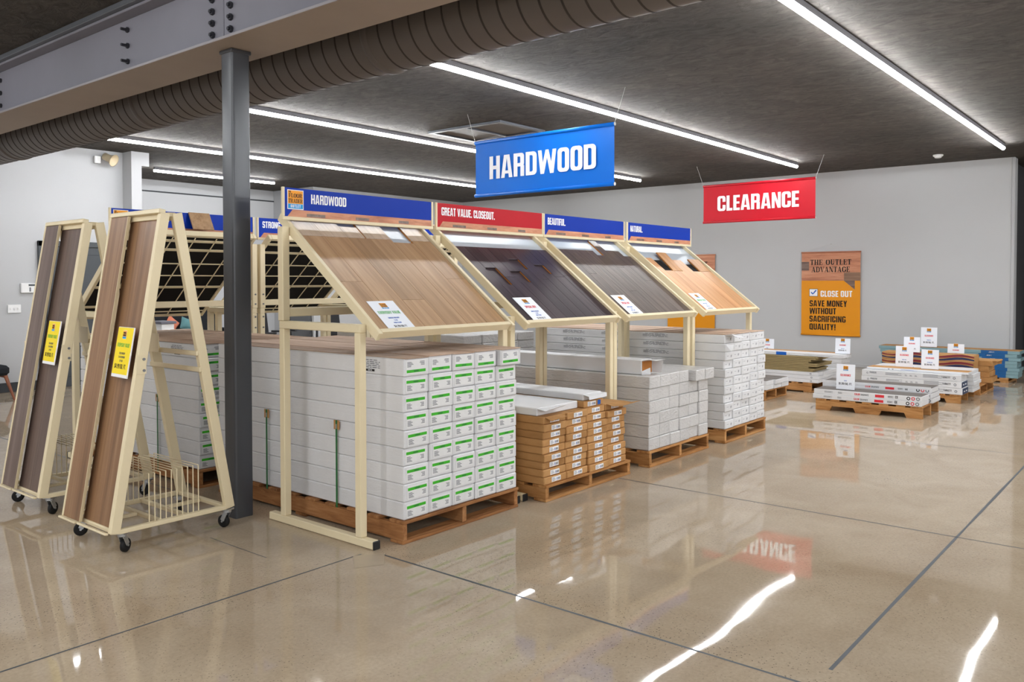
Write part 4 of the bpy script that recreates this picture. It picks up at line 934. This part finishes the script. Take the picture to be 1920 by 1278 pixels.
def card_stand(x, y0, y1, z0, z1, label, small=''):
    w, h = y1-y0, z1-z0; t = thing('price_card', label, 'price card', (x, (y0+y1)/2, z0), 0, 'clearance price cards')
    m = MB(); m.box(-.003, 0, -w/2, w/2, 0, h, 'card_white'); m.obj('card', t, rot=(0, .06, 0))
    m = MB(); m.box(-.004, .05, -w/2, w/2, 0, .003, 'black_plastic'); m.obj('stand_foot', t)
    q = MB(); O = Vector((-.0036, w/2, 0)); logo(q, O, RY, UZ, w*.36, h*.74, w*.28, .0002)
    text(q, 'CLEARANCE', O+RY*w/2+UZ*h*.53, RY, UZ, h*.085, 'print_red', align='C', xs=.95)
    text(q, small or 'OAK PLANK', O+RY*w/2+UZ*h*.33, RY, UZ, h*.04, 'print_blue', align='C'); text(q, '$1.99/SQ. FT.', O+RY*w/2+UZ*h*.19, RY, UZ, h*.085, 'print_black', align='C', sp=.1)
    q.obj('lettering', t, rot=(0, .06, 0))
GP = 'white tile cartons on the nearest clearance pallet'
pallet(10.11, 10.86, 2.36, 3.55, 'notched wooden pallet under the low grey-topped clearance tiles', notch=True, nb=7, group='clearance pallets')
pr = [p_lines(1.08, .10, 3), p_lines(.92, .05, 3), p_text('CALM', .73, .024, 'print_red'), p_text('GRAPHITE', .66, .02, 'print_grey'), p_rect(.50, .40, .2, .75, 'print_red'), p_lines(.36, .06, 3, 'print_black'), p_text('CE', .28, .03, 'print_black'), p_dot(.14, .02, 'print_black'), p_dot(.09, .02, 'print_red'), p_dot(.04, .02, 'print_grey')]
rowbox('tile_carton', 10.11, 10.46, 2.375, 3.585, .137, .192, 'carton_plain', 'white tile carton with red print, lower of the front clearance pair', group=GP, prints=pr)
rowbox('tile_carton', 10.12, 10.46, 2.37, 3.575, .1925, .25, 'carton_plain', 'white tile carton with red print, upper of the front clearance pair', group=GP, topmat='tile_grey', prints=pr)
for k in range(3): LIDC = rowbox('tile_carton', 10.49, 10.85, 2.34+.01*k, 3.60, .137+k*.057, .137+k*.057+.056, 'carton_plain', 'white tile carton behind the front pair, '+('bottom', 'middle', 'top')[k]+' of three', group=GP, topmat='tile_grey', prints=pr)
m = MB(); m.cbox(0, .36, 0, 1.24, 0, .004, 'tile_grey', .001); m.cbox(-.002, .0, 0, 1.24, -.02, .012, 'carton_plain', .0005); m.obj('lid', LIDC, (0, 0, .058))
card_stand(10.22, 3.13, 3.345, .2515, .555, 'white clearance price card standing on the frontmost low pallet', 'SLATE')
# long white cartons
pallet(11.70, 12.55, 2.29, 3.45, 'notched wooden pallet under the white long-plank cartons', notch=True, h=.11, nb=7, group='clearance pallets')
pg = [p_dot(1.13, .012, 'print_grey'), p_text('PROGEN', 1.10, .024, 'print_grey', .45), p_lines(.90, .20, 3), p_lines(.66, .03, 2), p_lines(.60, .03, 2), p_lines(.54, .03, 2), p_lines(.44, .22, 4), p_text('TARKETT', .22, .024, 'print_black', .42), p_dot(.075, .016, 'print_grey')]
for k in range(3):
    o = rowbox('plank_carton', 11.70, 12.04, 2.27+.01*k, 3.50-.005*k, .111+k*.083, .111+k*.083+.082, 'carton_plain', 'long white plank carton with grey side print, '+('bottom', 'middle', 'top')[k]+' of three', group='white plank cartons', prints=pg)
    if k < 2: q = MB(); q.box(.006, .334, -.0015, 0, .004, .076, 'carton_navy'); rectf(q, (0, 0, 0), (1, 0, 0), (0, 0, 1), .08, .14, .03, .045, 'print_white', .002); rectf(q, (0, 0, 0), (1, 0, 0), (0, 0, 1), .2, .26, .03, .045, 'print_white', .002); q.obj('end_label', o)
o = rowbox('plank_carton', 11.78, 12.06, 2.22, 3.45, .3605, .392, 'carton_plain', 'opened white plank carton lying on top of the long side-printed cartons', group='white plank cartons', topmat='kraft', prints=[p_dot(.95, .009, 'print_black'), p_dot(.90, .009, 'print_black'), p_lines(.8, .2, 2, 'print_blue')])
for k in range(6): rowbox('plank_carton', 12.08, 12.52, 2.235+random.uniform(-.03, .02), 3.45, .111+k*.046, .111+k*.046+.045, 'carton_plain', 'thin white carton with ragged end behind the side-printed cartons, '+ORD[k]+' from bottom', group='white plank cartons')
card_stand(11.9, 2.59, 2.80, .3935, .65, 'white clearance card standing on the long white side-printed cartons', 'NATURAL OAK')
# brown wave-printed and plain cartons
pallet(12.72, 13.68, 2.25, 3.5, 'wooden pallet under the wave-striped brown cartons', nb=7, group='clearance pallets')
def wave(q, W, L, H_):
    n = 16
    for b0, mt in ((.62, 'wave_maroon'), (.22, 'wave_navy')):
        for k in range(n):
            ya, yb = L*k/n, L*(k+1)/n; za = H_*(b0+.14*math.sin(k*.8)); zb = H_*(b0+.14*math.sin((k+1)*.8)); ta = H_*.34*(.4+.6*abs(math.sin(k*.4+.3))); tb = H_*.34*(.4+.6*abs(math.sin((k+1)*.4+.3)))
            q.poly([(-.0008, yb, zb), (-.0008, ya, za), (-.0008, ya, za+ta), (-.0008, yb, zb+tb)], mt)
for k in range(4): rowbox('flooring_carton', 12.73, 13.05, 2.36+random.uniform(-.03, .03), 3.52, .137+k*.099, .137+k*.099+.098, 'kraft', 'brown carton with maroon and navy wave stripes, '+('bottom of four', 'second from bottom', 'third from bottom', 'topmost')[k], group='wave-striped brown cartons', prints=[wave])
for k in range(4): BRN = rowbox('flooring_carton', 13.09, 13.52, 2.20+random.uniform(-.03, .02), 3.45, .137+k*.077, .137+k*.077+.076, 'kraft', 'plain brown carton behind the wave-striped ones, '+('bottom of four', 'second from bottom', 'third from bottom', 'topmost')[k], group='plain brown clearance cartons')
o = BRN; flap(o, [((.0, -.001, .074), (.42, -.001, .074)), ((.0, -.035, .08), (.43, -.04, .078)), ((.02, -.055, .07), (.42, -.06, .066))], 'kraft'); flap(o, [((.425, -.001, .005), (.425, -.001, .07)), ((.44, -.04, .006), (.44, -.045, .066))], 'kraft')
card_stand(12.80, 3.03, 3.245, .5335, .75, 'white clearance card at the left end of the wave-striped cartons', 'MAPLE'); card_stand(12.06, 2.94, 3.16, .3885, .67, 'white clearance card nearest the left, on the ragged-end white cartons', 'WHITE OAK')
# teal cartons by the wall
pallet(14.55, 15.35, 2.2, 3.9, 'low wooden pallet under the teal cartons by the wall', h=.07, nb=8, group='clearance pallets')
for k in range(8): rowbox('plank_carton', 14.58, 14.98, 2.07+random.uniform(-.035, .03), 4.06+random.uniform(-.03, .03), .071+k*.0515, .071+k*.0515+.0505, 'carton_teal', 'teal plank carton with blue band by the wall, '+ORD[k]+' from bottom', group='teal cartons by the wall', prints=[p_rect(.52, .16, .0, 1., 'carton_blue'), p_text('LAMINATE', .42, .018, 'print_white'), p_lines(1.6, .3, 2, 'print_white')], topmat='kraft' if k == 7 else None)
card_stand(14.66, 3.22, 3.46, .4845, .80, 'topmost white clearance card, on the teal cartons', 'WALNUT 12'); card_stand(13.2, 2.545, 2.76, .4455, .65, 'rightmost white clearance card, on the plain brown cartons', 'COASTAL')
# left group, next to the tall stack
pallet(11.56, 12.78, 4.12, 5.35, 'wooden pallet under the khaki boards left of the clearance tiles', nb=7, group='clearance pallets')
for r in range(3):
    for c_ in range(4): rowbox('plank_carton', 11.57+c_*.2, 11.57+c_*.2+.197, 4.03+random.uniform(-.01, .01), 5.4, .137+r*.05, .137+r*.05+.049, 'carton_plain', f'white carton under the khaki boards, {ORD[r]} layer from bottom, {ORD[c_]} from left', group='white cartons under khaki boards', prints=[p_dot(.1, .013, 'print_grey')] if c_ == 0 else ())
for r in range(9): rowbox('flooring_board', 11.57, 11.57+.58+random.uniform(-.05, .05), 4.10+random.uniform(-.06, .07), 5.42, .2875+r*.0235, .2875+r*.0235+.0225, 'khaki_board', 'khaki flat flooring board in the clearance stack, '+ORD[r]+' from bottom', 'board', 'khaki flooring boards')
for r in range(5):
    for c_ in range(2): rowbox('plank_carton', 12.38+c_*.2, 12.38+c_*.2+.197, 3.98+random.uniform(-.02, .02), 5.3, .137+r*.069, .137+r*.069+.068, 'carton_film', f'wrapped carton right of the khaki boards, {ORD[r]} layer from bottom, {("left", "right")[c_]} column', group='wrapped cartons beside khaki boards', topmat='kraft' if r == 4 else None)
rowbox('plank_carton', 11.62, 11.84, 3.70, 4.9, .50, .545, 'carton_plain', 'long white carton with blue end lying over the khaki boards', prints=[p_rect(.95, .80, .0, 1., 'print_blue'), p_lines(.55, .4, 1)])
card_stand(11.74, 3.66, 3.86, .5465, .76, 'white clearance price card above the khaki boards', 'SMOKY OAK')
pallet(10.40, 11.13, 4.30, 5.5, 'small wooden pallet beside the tall white stack', nb=7, group='clearance pallets')
for r in range(2):
    for c_ in range(3): rowbox('tile_carton', 10.41+c_*.24, 10.41+c_*.24+.237, 4.29+random.uniform(-.03, .02), 5.45, .137+r*.06, .137+r*.06+.059, 'carton_white', f'small white carton beside the tall stack, {("lower", "upper")[r]} layer, {ORD[c_]} from left', group='small cartons beside the tall stack', topmat='tile_grey' if r else None)
pallet(12.9, 13.6, 4.6, 5.8, 'wooden pallet half hidden behind the khaki boards', nb=7, group='clearance pallets')
for r in range(3): rowbox('tile_carton', 12.92, 13.5, 4.62, 5.75, .137+r*.085, .137+r*.085+.084, 'carton_plain', 'white carton half hidden behind the khaki boards, '+ORD[r]+' from bottom', group='hidden white cartons')
card_stand(13.0, 5.24, 5.46, .393, .62, 'white clearance card partly hidden by the tall white stack', 'HICKORY')

# ================================================================== LOUNGE AND STOREROOM BEHIND
def lounge_chair(x, y, rz, label):
    t = thing('lounge_chair', label, 'chair', (x, y, 0), rz)
    one_box('seat', (-.32, .32, -.32, .30, .33, .46), 'fabric_dark', t, .035)
    m = MB(); m.cbox(-.30, .30, 0, .13, 0, .50, 'fabric_dark', .045); m.obj('backrest', t, (0, .24, .40), (-.22, 0, 0))
    for sx in (-1, 1):
        for sy in (-1, 1): m = MB(); m.cyl((sx*.28, sy*.26, .33), (sx*.36, sy*.34, .001), .024, 'chair_wood', .014, n=10); m.obj('leg', t)
        m = MB(); m.bar((sx*.29, -.27, .315), (sx*.29, .27, .315), .03, .04, 'chair_wood'); m.obj('side_rail', t)
lounge_chair(3.93, 12.28, 0, 'dark upholstered lounge chair with wooden legs at the left edge')
s = thing('sofa', 'dark sofa with two cushions behind the sample carts', 'sofa', (8.25, 15.1, 0))
one_box('seat', (-1.05, 1.05, -.42, .2, .14, .45), 'fabric_dark', s, .04); one_box('backrest', (-1.05, 1.05, .2, .42, .14, 1.08), 'fabric_dark', s, .05)
for x in (-1.17, 1.05): one_box('armrest', (x, x+.12, -.42, .42, .14, .62), 'fabric_dark', s, .03)
for x in (-1, 1):
    for y in (-.34, .34): m = MB(); m.cyl((x, y, .14), (x, y, .001), .025, 'chair_wood', n=10); m.obj('leg', s)
def cushion(x, y, z, sz, mat, rot, label):
    m = MB(); n = 8; top = []; bot = []
    for i in range(n+1):
        for j in range(n+1):
            u, w_ = i/n*2-1, j/n*2-1; k = (1-u*u)*(1-w_*w_); pin = 1-.07*(1-abs(u*w_))
            top.append((u*sz*pin, -.07*k**.5, w_*sz*pin)); bot.append((u*sz*pin, .07*k**.5, w_*sz*pin))
    q = lambda a: [a+i*(n+1)+j for i in range(n) for j in range(n)]
    fs = [(i*(n+1)+j, (i+1)*(n+1)+j, (i+1)*(n+1)+j+1, i*(n+1)+j+1) for i in range(n) for j in range(n)]
    m.faces(top, fs, mat); m.faces(bot, [f[::-1] for f in fs], mat)
    o = m.obj('cushion', None, (x, y, z), rot, smooth=True); tag(o, label, 'cushion', 'sofa cushions')
cushion(8.17, 15.10, .74, .13, 'fabric_salmon', (-.25, .7, 0), 'salmon throw cushion on the dark sofa'); cushion(8.47, 15.10, .73, .12, 'fabric_teal', (-.25, .35, 0), 'teal throw cushion on the dark sofa')
t = thing('side_cabinet', 'small white cabinet with grey top beside the sofa', 'cabinet', (6.56, 12.4, 0))
one_box('body', (-.10, .10, -.17, .17, .001, .90), 'plastic_white', t); one_box('worktop', (-.125, .125, -.20, .20, .901, .94), 'counter_grey', t)
m = MB(); m.cbox(-.085, .085, -.176, -.171, .05, .85, 'plastic_white', .002); dd = m.obj('cabinet_door', t); m = MB(); m.cyl((.06, -.180, .5), (.06, -.180, .6), .006, 'zinc', n=8); m.obj('handle', dd)
def office_chair(x, y, rz, label):
    t = thing('office_chair', label, 'chair', (x, y, 0), rz, 'black office chairs')
    m = MB(); m.cbox(-.23, .23, 0, .08, 0, .58, 'leather_black', .035); m.obj('backrest', t, (0, .2, .52), (-.12, 0, 0))
    one_box('seat', (-.25, .25, -.27, .21, .44, .52), 'leather_black', t, .03)
    m = MB(); m.cyl((0, 0, .10), (0, 0, .44), .025, 'bolt_dark', n=10); m.obj('column', t)
    for k in range(5):
        a = 2*math.pi*k/5; ex, ey = .28*math.cos(a), .28*math.sin(a); m = MB(); m.bar((.02*math.cos(a), .02*math.sin(a), .10), (ex, ey, .07), .035, .03, 'bolt_dark'); lg = m.obj('base_leg', t)
        m = MB(); m.cyl((ex, ey-.015, .028), (ex, ey+.015, .028), .027, 'rubber', n=12); m.obj('caster', lg)
    for sx in (-1, 1): m = MB(); m.bar((sx*.27, .15, .50), (sx*.27, .15, .68), .03, .04, 'leather_black', (0, 1, 0)); m.bar((sx*.27, .2, .69), (sx*.27, -.15, .69), .05, .03, 'leather_black'); m.obj('armrest', t)
office_chair(8.40, 12.1, .5, 'black leather office chair seen between racks, leftmost'); office_chair(9.2, 12.3, -.2, 'black leather office chair seen under the front rack, middle'); office_chair(10.05, 12.3, .3, 'black leather office chair seen under the front rack, rightmost')
t = thing('storage_shelving', 'dark storeroom shelving beyond the end of the back wall', 'shelving', (17.3, .9, 0))
for x in (0, .6):
    for y in (-1.0, 1.35): m = MB(); m.cbox(x, x+.06, y, y+.06, .001, 3.1, 'shelf_dark', .004); m.obj('post', t)
for z in (.55, 1.35, 2.1, 2.9): m = MB(); m.cbox(.0, .66, -.94, 1.35, z, z+.08, 'shelf_dark', .004); m.obj('shelf', t)
for k, (y, z, h, mt) in enumerate(((.75, .631, .38, 'carton_plain'), (.2, 1.431, .3, 'kraft'), (.85, 1.431, .25, 'tile_grey'))):
    m = MB(); m.cbox(0, .5, 0, .5, 0, h, mt, .006); o = m.obj('storage_box', None, (17.36, .9+y, z)); tag(o, ('white box with yellow stripe on the lowest storeroom shelf', 'brown box on the middle storeroom shelf', 'grey box on the middle storeroom shelf')[k], 'box', 'boxes on storeroom shelves')
    if k == 0: q = MB(); q.box(-.001, 0, .02, .48, .12, .15, 'card_yellow'); q.obj('stripe', o)
